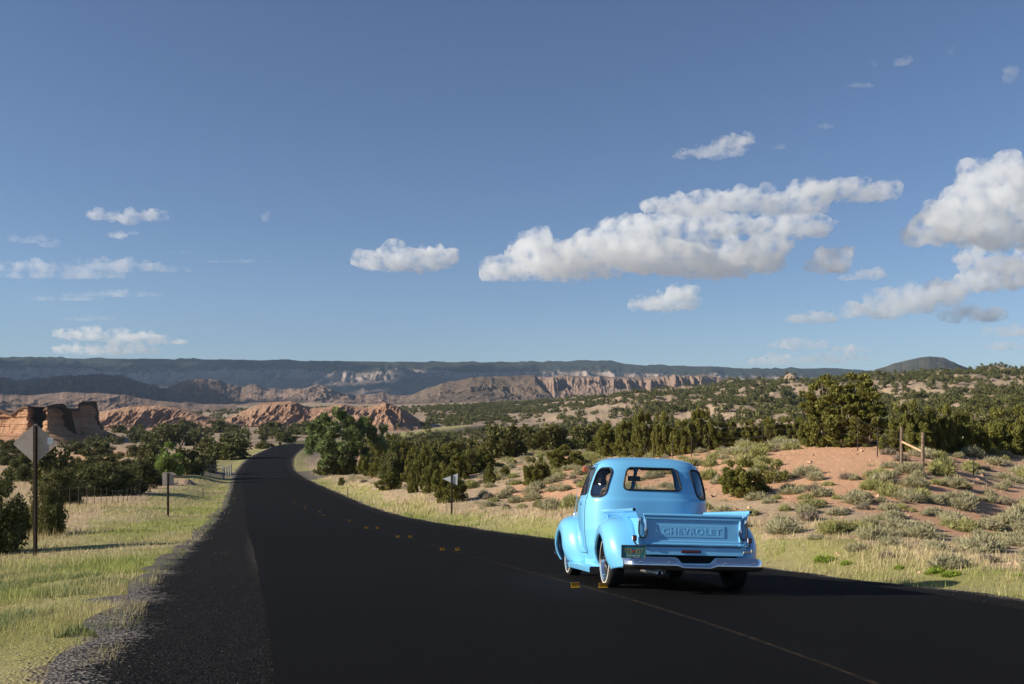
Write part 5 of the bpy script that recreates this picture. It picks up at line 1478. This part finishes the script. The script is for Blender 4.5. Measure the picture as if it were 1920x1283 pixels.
M_YEL = simple('yellow_marker', (.36, .21, .010), .45)
M_STICK = simple('pale_sticker', (.42, .48, .56), .4)
M_INK = simple('sticker_ink', (.15, .20, .28), .5)

def upost(root, h, w=.075, holes=True):
    m = MB(); t = w * .5
    prof = [(-w*.5, 0), (-w*.5, .004), (-w*.22, .004), (-w*.20, -.028), (w*.20, -.028), (w*.22, .004), (w*.5, .004), (w*.5, 0), (w*.26, 0), (w*.24, -.032), (-w*.24, -.032), (-w*.26, 0)]
    v = [(x, y, z) for z in (-.3, h) for (x, y) in prof]
    m.add(v, [tuple(q) for q in grid_faces(12, 2, wrap_u=True)] + [tuple(range(12))[::-1], tuple(range(12, 24))])
    p = m.build('post', M_POST, root, angle=20)
    if holes:
        hm = MB(); z = .15
        while z < h - .3: hm.box((0, -.0335, z), (.010, .003, .018)); z += .05
        hm.build('bolt_hole', simple('hole_dark', (.10, .075, .06), .9), p)['kind'] = 'stuff'
    return p
def sign_at(px, py, ptop, name, label, D=None):
    D = D or solve(px, py); x = (px - 960) / F * D; z = gz1(x, D)
    return thing(name, label, 'road sign', (x, D, z), (0, 0, R(-2 if px > 600 else 4))), D, (HY - ptop) / F * D - z
def plate(pts, thick, mat, name, root, y=.0):
    n = len(pts); v = [(p[0], y, p[1]) for p in pts] + [(p[0], y + thick, p[1]) for p in pts]
    m = MB().add(v, [tuple(range(n)), tuple(range(n, 2 * n))[::-1]] + [(i, i + n, (i + 1) % n + n, (i + 1) % n) for i in range(n)])
    return m.build(name, mat, root, smooth=False)
def rounded(poly, r=.04, k=5):
    out = []; n = len(poly)
    for i in range(n):
        p = Vector(poly[i]); a = (Vector(poly[i - 1]) - p).normalized(); b = (Vector(poly[(i + 1) % n]) - p).normalized()
        s = p + a * r; e = p + b * r
        for j in range(k + 1):
            t = j / k; out.append(tuple((1 - t) ** 2 * s + 2 * t * (1 - t) * p + t * t * e))
    return out
# diamond sign seen from behind
r, D, h = sign_at(66, 1043, 794, 'diamond_sign', 'back of a large diamond-shaped sign with a small pale sticker on a brown post')
hd = 41.5 / F * D; hv = 37 / F * D * 1.03
cz_ = (HY - 832) / F * D - r.location.z
upost(r, cz_ + hv * .90, .10)
pl_ = plate(rounded([(-hd, cz_), (0, cz_ - hv), (hd, cz_), (0, cz_ + hv)], .06), .004, M_ALU, 'sign_panel', r, .008)
m = MB(); m.box((hd * .64, .0055, cz_ + hv * .12), (hd * .26, .002, hv * .30)); st = m.build('sticker', M_STICK, pl_)
m = MB()
for i in range(4): m.box((hd * .64, .0035, cz_ + hv * (.20 - .055 * i)), (hd * (.18 if i % 2 else .13), .001, hv * .022))
m.build('sticker_print', M_INK, pl_)
for zz_ in (.62, -.5):
    m = MB(); m.lathe([(-.036, 0), (-.036, .010), (-.030, .012)], 'Y', (0, 0, cz_ + hv * zz_), 12); m.build('bolt', M_GALV, pl_)
# square sign
r, D, h = sign_at(315, 969, 886, 'square_sign', 'back of a small square grey sign on a thin brown post, left of the road')
w2_ = 10.5 / F * D; ct = (HY - 897.5) / F * D - r.location.z; hh = 11.5 / F * D
upost(r, ct + hh * .9, .09, False); plate(rounded([(-w2_, ct - hh), (w2_, ct - hh), (w2_, ct + hh), (-w2_, ct + hh)], .03), .004, M_ALU, 'sign_panel', r, .008)
# pennant
r, D, h = sign_at(847, 966, 889, 'pennant_sign', 'back of a pale triangular pennant sign pointing left, right of the road')
k_ = 1 / F * D; zc0 = (HY - 897) / F * D - r.location.z
upost(r, zc0 + 6 * k_, .085, False); plate(rounded([(-17 * k_, zc0 - 1 * k_), (10.5 * k_, zc0 - 13 * k_), (11.5 * k_, zc0 + 9 * k_)], .03), .004, M_ALU2, 'sign_panel', r, .008)
# little far sign
r, D, h = sign_at(525, 850, 829, 'small_far_sign', 'tiny dark far-off sign just left of where the road disappears')
k_ = 1 / F * D; zc0 = h - 2.5 * k_
upost(r, h - .1, .10, False); plate(rounded([(-2.5 * k_, zc0 - 2.6 * k_), (2.5 * k_, zc0 - 2.6 * k_), (2.5 * k_, zc0 + 2.6 * k_), (-2.5 * k_, zc0 + 2.6 * k_)], .05), .01, M_POST, 'sign_panel', r, .008)
# thin marker posts
for (a, b, tp, lb) in ((380.5, 936, 917, 'thin dark delineator post in the grass right of the square sign'), (652, 934, 914, 'thin dark delineator post on the right verge below the tiny juniper'), (1825, 893, 864, 'short dark steel post right of the wooden brace posts'), (621, 893, 882, 'small pale stake at the edge of the gravel pull-out by the cottonwood'), (424, 897, 885, 'short stake in front of the pipe gate')):
    D = solve(a, b); x = (a - 960) / F * D; z = gz1(x, D); o = MB(); hh = (b - tp) / F * D
    o.tube([(0, 0, -.2), (.01, 0, hh)], .02 if a > 1000 else .03, 6); o.box((0, 0, hh * .45), (.05, .02, .05)) if a < 400 else None
    q = o.build('marker_post', M_TPOST); q.location = (x, D, z); tag(q, lb, 'post')

def fence(name, label, pts, hpost, wires, rpost=.022, mat=M_TPOST, splitmat=None):
    """pts: list of (x,y,[height]); every post a part, wires one part each"""
    base = (pts[0][0], pts[0][1], gz1(*pts[0][:2]))
    root = thing(name, label, 'fence', base)
    P = []
    for i, p in enumerate(pts):
        z = gz1(p[0], p[1]); h = p[2] if len(p) > 2 else hpost
        m = MB(); q = (p[0] - base[0], p[1] - base[1], z - base[2])
        m.tube([(q[0], q[1], q[2] - .3), (q[0] + pr.uniform(-.03, .03), q[1], q[2] + h)], rpost, 6)
        m.build('post', mat, root); P.append((q, h))
    for f in wires:
        m = MB()
        for (a, ha), (b, hb) in zip(P[:-1], P[1:]):
            A = Vector(a) + Vector((0, 0, ha * f)); B = Vector(b) + Vector((0, 0, hb * f))
            m.tube([A, (A + B) / 2 - Vector((0, 0, .03)), B], .0045 + .00006 * (base[1]) * .6, 3, caps=False)
        m.build('wire', M_WIRE, root)
    return root
def along(px0, D0, px1, D1, n):
    a = np.array([(px0 - 960) / F * D0, D0]); b = np.array([(px1 - 960) / F * D1, D1])
    return [tuple(a + (b - a) * k / (n - 1)) for k in range(n)]
dl0 = solve(118, 962); dl1 = solve(262, 928)
fence('wire_fence', 'low wire fence with many thin dark posts along the left junipers', along(112, dl0, 268, dl1, 15), 1.05, (.35, .65, .95), .015)
dr0 = solve(1536, 838, 40); dr1 = solve(1607, 846, 30)
x0, y0 = (1536 - 960) / F * dr0, dr0; x1, y1 = (1608 - 960) / F * dr1, dr1
dW = solve(1690, 878, 25); xw, yw = (1690 - 960) / F * dW, dW
dW2 = solve(1730, 889, 25); xw2, yw2 = (1730 - 960) / F * dW2, dW2
pts = along(1346, 60, 1536, dr0, 3) + [(x1, y1, 62 / F * dr1)]
pts[2] = (pts[2][0], pts[2][1], 50 / F * dr0)
pts += [((x1 + xw) / 2, (y1 + yw) / 2, 1.2), (xw - .05, yw)]
fence('wire_fence', 'wire fence with steel posts running in front of the tallest junipers to the brace posts', pts, 1.35, (.25, .5, .75, .95), .022)
fence('wire_fence', 'wire fence crossing the crest behind the pickup roof', along(1108, 52, 1330, 58, 7), 1.2, (.3, .6, .95), .024)
# wooden brace
root = thing('brace_posts', 'two weathered wooden posts joined by a slanting pale rail on the right bank', 'fence brace', (xw, yw, gz1(xw, yw)))
h1 = (878 - 800) / F * yw; h2 = (889 - 812) / F * yw2
q2 = (xw2 - xw, yw2 - yw, gz1(xw2, yw2) - gz1(xw, yw))
for (q, h) in (((0, 0, 0), h1), (q2, h2)):
    m = MB(); m.tube([(q[0], q[1], q[2] - .4), (q[0], q[1], q[2] + h * .5), (q[0] + .01, q[1], q[2] + h)], [.062, .058, .054], 14); m.build('wooden_post', M_WOOD, root)
A = Vector((0, 0, (878 - 828) / F * yw)); B = Vector(q2) + Vector((0, 0, (889 - 848) / F * yw2))
m = MB(); m.tube([A + (B - A).normalized() * .05, B - (B - A).normalized() * .05], [.042, .038], 12); m.build('brace_rail', M_WOOD2, root)
m = MB(); m.tube([Vector((0, 0, h1 * .9)), B + Vector((0, 0, -.4))], .005, 4); m.build('brace_wire', M_WIRE, root)
# pipe gate and posts in the hollow
D = solve(400, 897); X0, X1 = (326 - 960) / F * D, (418 - 960) / F * D
root = thing('pipe_gate', 'long low galvanised pipe gate across the side track left of the road', 'gate', (X0, D, gz1(X0, D)))
L = X1 - X0
for f in (.95, .55):
    m = MB(); m.tube([(0, 0, f), (L, 0, f + .05)], .045, 8); m.build('pipe_bar', M_GALV, root)
for k in range(5): m = MB(); m.tube([(L * k / 4, 0, -.6), (L * k / 4, 0, 1.0)], .04, 8); m.build('upright', M_GALV, root)
for k, (a, b, hp) in enumerate(((420, 897, 24), (425, 895, 22), (429, 893, 22), (433, 892, 22))):
    D_ = D + k * 3.2; x = (a - 960) / F * D_; m = MB(); hh = hp / F * D_
    m.tube([(0, 0, -.8), (0, 0, hh)], .09, 10); m.tube([(-.5, 0, -.1), (0, 0, hh * .7)], .04, 6) if k == 0 else None
    o = m.build('gate_post', M_GALV); o.location = (x, D_, gz1(x, D_)); tag(o, 'pale stout post in the short row beside the pipe gate', 'post', 'pale posts beside the pipe gate')
# gravel heaps
for (a, b, w_, h_, lb) in ((298, 909, 64, 17, 'reddish gravel heap behind and left of the square sign'), (352, 909, 44, 9, 'low dark gravel heap right of the square sign')):
    D_ = solve(a, b); x = (a - 960) / F * D_; rx = w_ / 2 / F * D_; hz = h_ / F * D_
    u_ = np.linspace(0, 2 * np.pi, 49)[:-1]; rr2 = np.linspace(0, 1, 14); A_, Bq = np.meshgrid(u_, rr2)
    xx = Bq * np.cos(A_) * rx; yy = Bq * np.sin(A_) * rx * .8; zz_ = hz * (1 - Bq ** 1.6) * (1 + .25 * fbm(xx + a, yy, 4, 2)) + fbm(xx * 3, yy * 3, 3, 5) * .08 - .15 * Bq
    zz_ = zz_ + gz(xx + x, yy + D_) - gz1(x, D_)
    t_ = NT('heap_gravel'); v = t_.n('ShaderNodeTexVoronoi', {'Vector': t_.obj(), 'Scale': 7.0}); t_.P(Base_Color=t_.mix(v.outputs['Color'], (.16, .10, .075, 1), (.40, .28, .22, 1)), Roughness=.95); t_.bump(v.outputs['Distance'], .8, .1)
    o = mobj('gravel_heap', np.stack([xx.ravel(), yy.ravel(), zz_.ravel()], 1), grid_faces(48, 14, wrap_u=True, flip=True), t_.m); o.location = (x, D_, gz1(x, D_)); tag(o, lb, 'gravel heap')
# raised yellow road markers in pairs
def mark(x, y, ang):
    z = float(road_z([x], [y])[0]) + .012
    root = bpy.data.objects.new('road_marker', MK_ME); root.location = (x, y, z); root.rotation_euler = (0, 0, ang); return link(root)
mk = MB(); mk.box((0, 0, .004), (.112, .05, .008)); mk.box((0, .0, .032), (.112, .006, .052)); 
tmp = mk.build('tab', M_YEL); MK_ME = tmp.data; bpy.data.objects.remove(tmp)
base_me = MB().box((0, 0, .0035), (.112, .055, .007)).build('tmp', M_YEL); ME_B = base_me.data; bpy.data.objects.remove(base_me)
up_me = MB().box((0, .02, .034), (.112, .006, .056), bev=.002).build('tmp', M_YEL); ME_U = up_me.data; bpy.data.objects.remove(up_me)
strip_me = MB().box((0, .0155, .050), (.104, .003, .014)).build('tmp', simple('marker_strip', (.30, .13, .01), .3)); ME_S = strip_me.data; bpy.data.objects.remove(strip_me)
Ds = [12.95, 24.2, 29.6, 34.2, 39.8, 45.4, 51, 57, 63, 69, 75]
for k, d in enumerate(Ds):
    i = int(np.argmin(np.abs(CL[:, 1] - d))); c = CL[i]; n_ = NR[i]; ang = math.atan2(n_[1], n_[0])
    for sdd in (-1, 1):
        if k > 3 and sdd * (-1) ** k < 0: continue
        x, y = c[0] + n_[0] * .19 * sdd, c[1] + n_[1] * .19 * sdd
        z = float(road_z([x], [y])[0]) + .012
        if k == 0: lb = 'yellow marker tab on the centre line, ' + ('left one of the pair nearest the camera' if sdd < 0 else 'nearest the rear left wheel of the pickup')
        elif k == 1: lb = ('left' if sdd < 0 else 'right') + ' yellow tab of the second pair up the road from the camera'
        elif k == 2: lb = ('left' if sdd < 0 else 'right') + ' yellow tab of the third pair up the road from the camera'
        else: lb = 'tiny yellow marker tab far along the centre line'
        rt_ = thing('road_marker', lb, 'road marker', (x, y, z), (0, 0, ang), 'yellow marker tabs along the centre line')
        if k < 4:
            link(bpy.data.objects.new('base', ME_B), rt_); u_ = link(bpy.data.objects.new('upright_tab', ME_U), rt_); link(bpy.data.objects.new('reflective_strip', ME_S), u_)
        else:
            bpy.data.objects.remove(rt_); o = mark(x, y, ang); tag(o, lb, 'road marker', 'yellow marker tabs along the centre line')
# ------------------------------------------------------------ clouds: closed lumpy volumes of white droplets
def cloud_mat(name, dens, col=(1, 1, 1, 1), an=.35):
    m = bpy.data.materials.new(name); m.use_nodes = True; t = m.node_tree; t.nodes.clear()
    o = t.nodes.new('ShaderNodeOutputMaterial'); v = t.nodes.new('ShaderNodeVolumePrincipled')
    v.inputs['Color'].default_value = col; v.inputs['Density'].default_value = dens; v.inputs['Anisotropy'].default_value = an
    t.links.new(v.outputs[0], o.inputs['Volume']); return m
def cloud_noise(m, dens, lo, hi, sc=.0075):
    t = m.node_tree; v = [x for x in t.nodes if x.type == 'PRINCIPLED_VOLUME'][0]
    g = t.nodes.new('ShaderNodeTexCoord'); n = t.nodes.new('ShaderNodeTexNoise'); n.inputs['Scale'].default_value = sc; n.inputs['Detail'].default_value = 6; n.inputs['Roughness'].default_value = .62
    t.links.new(g.outputs['Object'], n.inputs['Vector'])
    r = t.nodes.new('ShaderNodeMapRange'); r.interpolation_type = 'SMOOTHSTEP'
    for k, q in (('From Min', lo), ('From Max', hi), ('To Max', dens)): r.inputs[k].default_value = q
    t.links.new(n.outputs['Fac'], r.inputs['Value']); t.links.new(r.outputs[0], v.inputs['Density']); return m
M_CLS = cloud_mat('cloud_shadow_bank', .02)
M_CL = cloud_noise(cloud_mat('cloud_water', .010, (.97, .985, 1, 1)), .009, .40, .60)
M_CLT = cloud_noise(cloud_mat('thin_cloud', .0035), .0055, .42, .62)
M_CLW = cloud_noise(cloud_mat('cloud_wisp', .0011), .0034, .42, .66, .005)
def ico(sub=2):
    import bmesh
    bm = bmesh.new(); bmesh.ops.create_icosphere(bm, subdivisions=sub, radius=1); v = np.array([p.co[:] for p in bm.verts]); bm.verts.ensure_lookup_table()
    f = np.array([[q.index for q in p.verts] for p in bm.faces]); bm.free(); return v, f
IV, IF = ico(2)
def vn3(x, y, z, seed):
    ix, iy, iz = np.floor(x), np.floor(y), np.floor(z); fx, fy, fz = x - ix, y - iy, z - iz
    fx, fy, fz = [f * f * (3 - 2 * f) for f in (fx, fy, fz)]
    H = lambda a, b, c: _hash(a + c * 57.0, b + c * 131.0, seed)
    r = []
    for dz in (0, 1):
        a = H(ix, iy, iz + dz); b = H(ix + 1, iy, iz + dz); c = H(ix, iy + 1, iz + dz); d = H(ix + 1, iy + 1, iz + dz)
        r.append((a + (b - a) * fx) * (1 - fy) + (c + (d - c) * fx) * fy)
    return r[0] + (r[1] - r[0]) * fz
def billow3(x, y, z, oct, seed):
    s = 0; a = 1; t = 0
    for i in range(oct):
        n = 1 - np.abs(vn3(x, y, z, seed + i) - .5) * 2                     # rounded lumps
        s = s + a * (1 - (1 - n) ** 1.0); t += a
        x, y, z = (x * .8 - z * .6) * 2.03 + 3.1, y * 2.03 + 1.7, (x * .6 + z * .8) * 2.03; a *= .55
    return s / t
def cloud(blobs, D, label, mat, seed, voxel=None, depth=1.0, flat=1.0, cat_='cloud', amp=1.0, group=None):
    """blobs: (px, py, rx, ry) in photo pixels, grown into one billowed closed surface; D distance"""
    import openvdb
    rg_ = np.random.default_rng(seed); k = D / F
    B = np.array(blobs, float); cx, cyy = B[:, 0].mean(), B[:, 1].mean(); ry_m = B[:, 3].mean()
    vx = voxel or float(np.clip(ry_m / 9, 1.0, 2.4))                        # voxel in photo pixels
    C = []
    for (px, py, rx, ry) in blobs:
        C.append((px, 0, py + ry * .15, rx * .80, min(rx, ry * 2) * .7, ry * .52))
        for i in range(max(6, int(8 * rx / ry))):
            u = rg_.uniform(-1, 1); w = rg_.uniform(-1, .55); r = ry * rg_.uniform(.22, .55) * math.sqrt(max(.2, 1 - u * u * .8))
            C.append((px + u * rx * .92, rg_.uniform(-1, 1) * min(rx, ry * 1.6) * .7, py + w * ry * .85 * math.sqrt(max(.1, 1 - u * u)), r * 1.3, r * 1.3, r))
    C = np.array(C); pad = 8
    lo = np.array([(C[:, 0] - C[:, 3]).min(), (C[:, 1] - C[:, 4]).min(), (C[:, 2] - C[:, 5]).min()]) - pad
    hi = np.array([(C[:, 0] + C[:, 3]).max(), (C[:, 1] + C[:, 4]).max(), (C[:, 2] + C[:, 5]).max()]) + pad
    n = np.ceil((hi - lo) / vx).astype(int)
    X = lo[0] + np.arange(n[0]) * vx; Y = lo[1] + np.arange(n[1]) * vx; Z = lo[2] + np.arange(n[2]) * vx
    f = np.full(tuple(n), -30., np.float32)
    for (a, b, c, ra, rb, rc) in C:
        i0, i1 = np.searchsorted(X, (a - ra - 12, a + ra + 12)); j0, j1 = np.searchsorted(Y, (b - rb - 12, b + rb + 12)); k0, k1 = np.searchsorted(Z, (c - rc - 12, c + rc + 12))
        x, y, z = np.meshgrid(X[i0:i1], Y[j0:j1], Z[k0:k1], indexing='ij')
        q = (1 - np.sqrt(((x - a) / ra) ** 2 + ((y - b) / rb) ** 2 + ((z - c) / rc) ** 2)) * min(ra, rb, rc)
        f[i0:i1, j0:j1, k0:k1] = np.maximum(f[i0:i1, j0:j1, k0:k1], q)
    x, y, z = np.meshgrid(X, Y, Z, indexing='ij'); s_ = 1 / (ry_m * 1.15)
    bn = billow3(x * s_, y * s_, z * s_ * 1.15, 5, seed * 13)
    f = f + (bn - .60) * ry_m * .95 * amp + .12 * ry_m
    f[[0, -1]] = -5; f[:, [0, -1]] = -5; f[:, :, [0, -1]] = -5
    g = openvdb.FloatGrid(-5.0); g.copyFromArray(np.ascontiguousarray(f)); g.transform = openvdb.createLinearTransform(voxelSize=1.0)
    pts, tri, quad = g.convertToPolygons(isovalue=0.0)
    pts = np.asarray(pts, float); P = lo + pts * vx
    V = np.stack([(P[:, 0] - cx) * k, P[:, 1] * k, (cyy - P[:, 2]) * k], 1)
    fl = [np.asarray(a_)for a_ in (tri, quad) if len(a_)]
    ob = mobj('cloud', V, fl, mat); ob.location = ((cx - 960) * k, D, (HY - cyy) * k)
    return tag(ob, label, cat_, group)
if os_clouds:
    cloud([(760, 490, 88, 22), (740, 474, 30, 20), (790, 478, 30, 18), (835, 478, 24, 22), (690, 488, 28, 14)], 9000, 'small bright puffy cloud alone left of the long cloud bank', M_CL, 1)
    cloud([(1060, 480, 110, 44), (950, 508, 46, 18), (1130, 470, 90, 50), (1220, 470, 100, 50), (1330, 490, 110, 38), (1420, 480, 60, 36), (1030, 505, 100, 22), (1300, 425, 120, 24), (1480, 425, 90, 18), (1560, 490, 34, 24)], 9600, 'long grey-bottomed cloud bank across the middle of the sky', M_CL, 2)
    cloud([(1290, 385, 90, 20), (1400, 375, 90, 22), (1540, 358, 60, 26), (1620, 358, 70, 22), (1470, 385, 90, 18)], 9000, 'bright narrow cloud streaming right above the long cloud bank', M_CL, 3)
    cloud([(1250, 568, 66, 17), (1270, 552, 34, 18), (1215, 572, 34, 12)], 9000, 'small rounded cloud just below the long cloud bank', M_CL, 4)
    cloud([(1350, 280, 50, 18), (1385, 264, 26, 14), (1305, 288, 40, 9)], 9000, 'small cloud highest above the long cloud bank', M_CLT, 5, amp=.8)
    cloud([(1880, 330, 70, 44), (1850, 380, 90, 50), (1800, 425, 90, 36), (1880, 435, 110, 34), (1930, 350, 70, 60), (1750, 435, 50, 22), (1790, 400, 50, 28), (1820, 360, 40, 30)], 9000, 'towering white cumulus cut off by the right edge', M_CL, 6)
    cloud([(1840, 488, 40, 26), (1915, 500, 50, 34), (1860, 525, 70, 22), (1780, 540, 40, 12)], 9800, 'grey-white cloud lumps under the towering cumulus', M_CL, 7)
    cloud([(1700, 565, 80, 28), (1760, 550, 46, 24), (1640, 582, 60, 18), (1520, 596, 46, 10), (1820, 590, 60, 16)], 7600, 'slanting white cloud below the towering cumulus', M_CL, 8)
    cloud([(1630, 514, 32, 13), (1590, 520, 16, 7)], 9000, 'tiny cloud between the cloud bank and the cumulus', M_CLT, 9, amp=.6)
    cloud([(1500, 645, 60, 12), (1560, 672, 70, 10), (1450, 676, 46, 12), (1600, 655, 40, 8)], 12000, 'faint low cloud just over the mesa at right', M_CLT, 10, amp=.8)
    cloud([(1890, 620, 46, 14), (1880, 650, 40, 8)], 12000, 'small low cloud over the right end of the hills', M_CLT, 11, amp=.7)
    cloud([(195, 403, 34, 11), (240, 408, 24, 16), (285, 405, 28, 11)], 9000, 'three small ragged puffs high at the left', M_CLT, 12, amp=.6)
    cloud([(222, 440, 20, 9), (250, 438, 10, 4)], 9000, 'tiny puff below the three ragged puffs', M_CLT, 13, amp=.5)
    cloud([(55, 448, 46, 9), (95, 458, 20, 8)], 9000, 'thin slanting cloud at the left edge', M_CLW, 14, amp=.5)
    cloud([(60, 500, 90, 12), (200, 500, 120, 14), (120, 515, 130, 10), (300, 505, 60, 5)], 10000, 'wide thin veil of cloud low at the left', M_CLW, 15, amp=.6)
    cloud([(210, 552, 100, 7), (120, 560, 80, 5)], 10500, 'faint streak of cloud under the left veil', M_CLW, 16, amp=.4)
    cloud([(165, 598, 50, 5)], 10500, 'short thin streak above the hazy left bank', M_CLW, 17, amp=.3)
    cloud([(160, 628, 60, 14), (235, 632, 80, 13), (200, 655, 110, 14), (300, 640, 50, 7)], 12000, 'hazy cloud bank just over the left mesa', M_CLT, 18, amp=.6)
    cloud([(450, 490, 66, 4), (350, 473, 36, 2.5)], 9000, 'pair of thin streaks right of the left veil', M_CLW, 19, amp=.3)
    cloud([(498, 407, 9, 11)], 9000, 'tiny upright wisp left of centre', M_CLW, 20, amp=.35)
    cloud([(1632, 122, 12, 8), (1690, 116, 18, 9), (1610, 160, 26, 4)], 9000, 'faint shreds of cloud near the top right', M_CLW, 21, amp=.4)
    cloud([(1895, 138, 14, 16), (1786, 94, 9, 8)], 9000, 'faint wisps in the top right corner', M_CLW, 22, amp=.4)
    cloud([(1545, 236, 18, 6), (1460, 276, 14, 5)], 9000, 'tiny faint puffs between the high cloud and the right edge', M_CLW, 23, amp=.4)
if os_shade:
    # clouds left of the frame, high towards the sun, that keep the far mesa and badlands in shade as in the photograph
    def shade_cloud(x0, x1, y0, y1, H, seed, label, dn=340):
        sx = -H / math.tan(SUN_EL); sy = H / math.tan(SUN_EL) * math.tan(-R(12))
        rg_ = np.random.default_rng(seed); V = []; Fc = []; o = 0
        n = int((x1 - x0) * (y1 - y0) / (dn * dn))
        for i in range(n):
            a = rg_.uniform(x0, x1); b = rg_.uniform(y0, y1); r = rg_.uniform(150, 300)
            V.append(IV * r * np.array([1.2, 1.2, .45]) + np.array([a + sx, b + sy, H])); Fc.append(IF + o); o += len(IV)
        ob = mobj('cloud', np.vstack(V), np.vstack(Fc), M_CLS)
        rm = ob.modifiers.new('merge', 'REMESH'); rm.mode = 'VOXEL'; rm.voxel_size = 45
        dg = bpy.context.evaluated_depsgraph_get(); dg.update(); me = bpy.data.meshes.new_from_object(ob.evaluated_get(dg)); ob.modifiers.clear(); ob.data = me
        return tag(ob, label, 'cloud')
    shade_cloud(-3400, 700, 3900, 5900, 2600, 3, 'broad cloud bank out of the picture at left, shading the mesa', 470)
    shade_cloud(-1700, -560, 1150, 2500, 1500, 5, 'smaller cloud out of the picture at left, shading the left badlands')
# ------------------------------------------------------------ haze
if os_haze:
    zb = min(float(gzv.min()), -60) - 40
    m = MB(); m.box(((-7000 + 7000) / 2, 3500, (zb + 420) / 2), (15000, 13000, 420 - zb)); hz = m.build('haze', cloud_mat('air_haze', HAZE, (.50, .72, 1, 1), .2), smooth=False)
    tag(hz, 'thin blue air haze over the valley', 'haze', kind='stuff')

# ------------------------------------------------------------ repeats told apart by their place in the row
ONES = 'first second third fourth fifth sixth seventh eighth ninth tenth eleventh twelfth thirteenth fourteenth fifteenth sixteenth seventeenth eighteenth nineteenth'.split()
TENS = {2: 'twent', 3: 'thirt', 4: 'fort', 5: 'fift', 6: 'sixt', 7: 'sevent', 8: 'eight', 9: 'ninet'}
def ordinal(n):
    if n < 20: return ONES[n - 1]
    if n >= 100: return 'hundred and ' + ordinal(n - 100) if n > 100 else 'hundredth'
    return TENS[n // 10] + ('ieth' if n % 10 == 0 else 'y-' + ONES[n % 10 - 1])
by = {}
for o in SC.objects:
    if o.parent is None and o.get('label') and o.get('kind') is None: by.setdefault(o['label'], []).append(o)
for lb, os_ in by.items():
    if len(os_) < 2: continue
    os_.sort(key=lambda o: o.location.x / max(o.location.y, .1))
    for i, o in enumerate(os_):
        o['label'] = ordinal(i + 1) + ' from the left, ' + lb
        if len(o['label'].split()) > 16: o['label'] = ordinal(i + 1) + ' from left, ' + lb
        if len(o['label'].split()) > 16: print('LONG', o['label'])
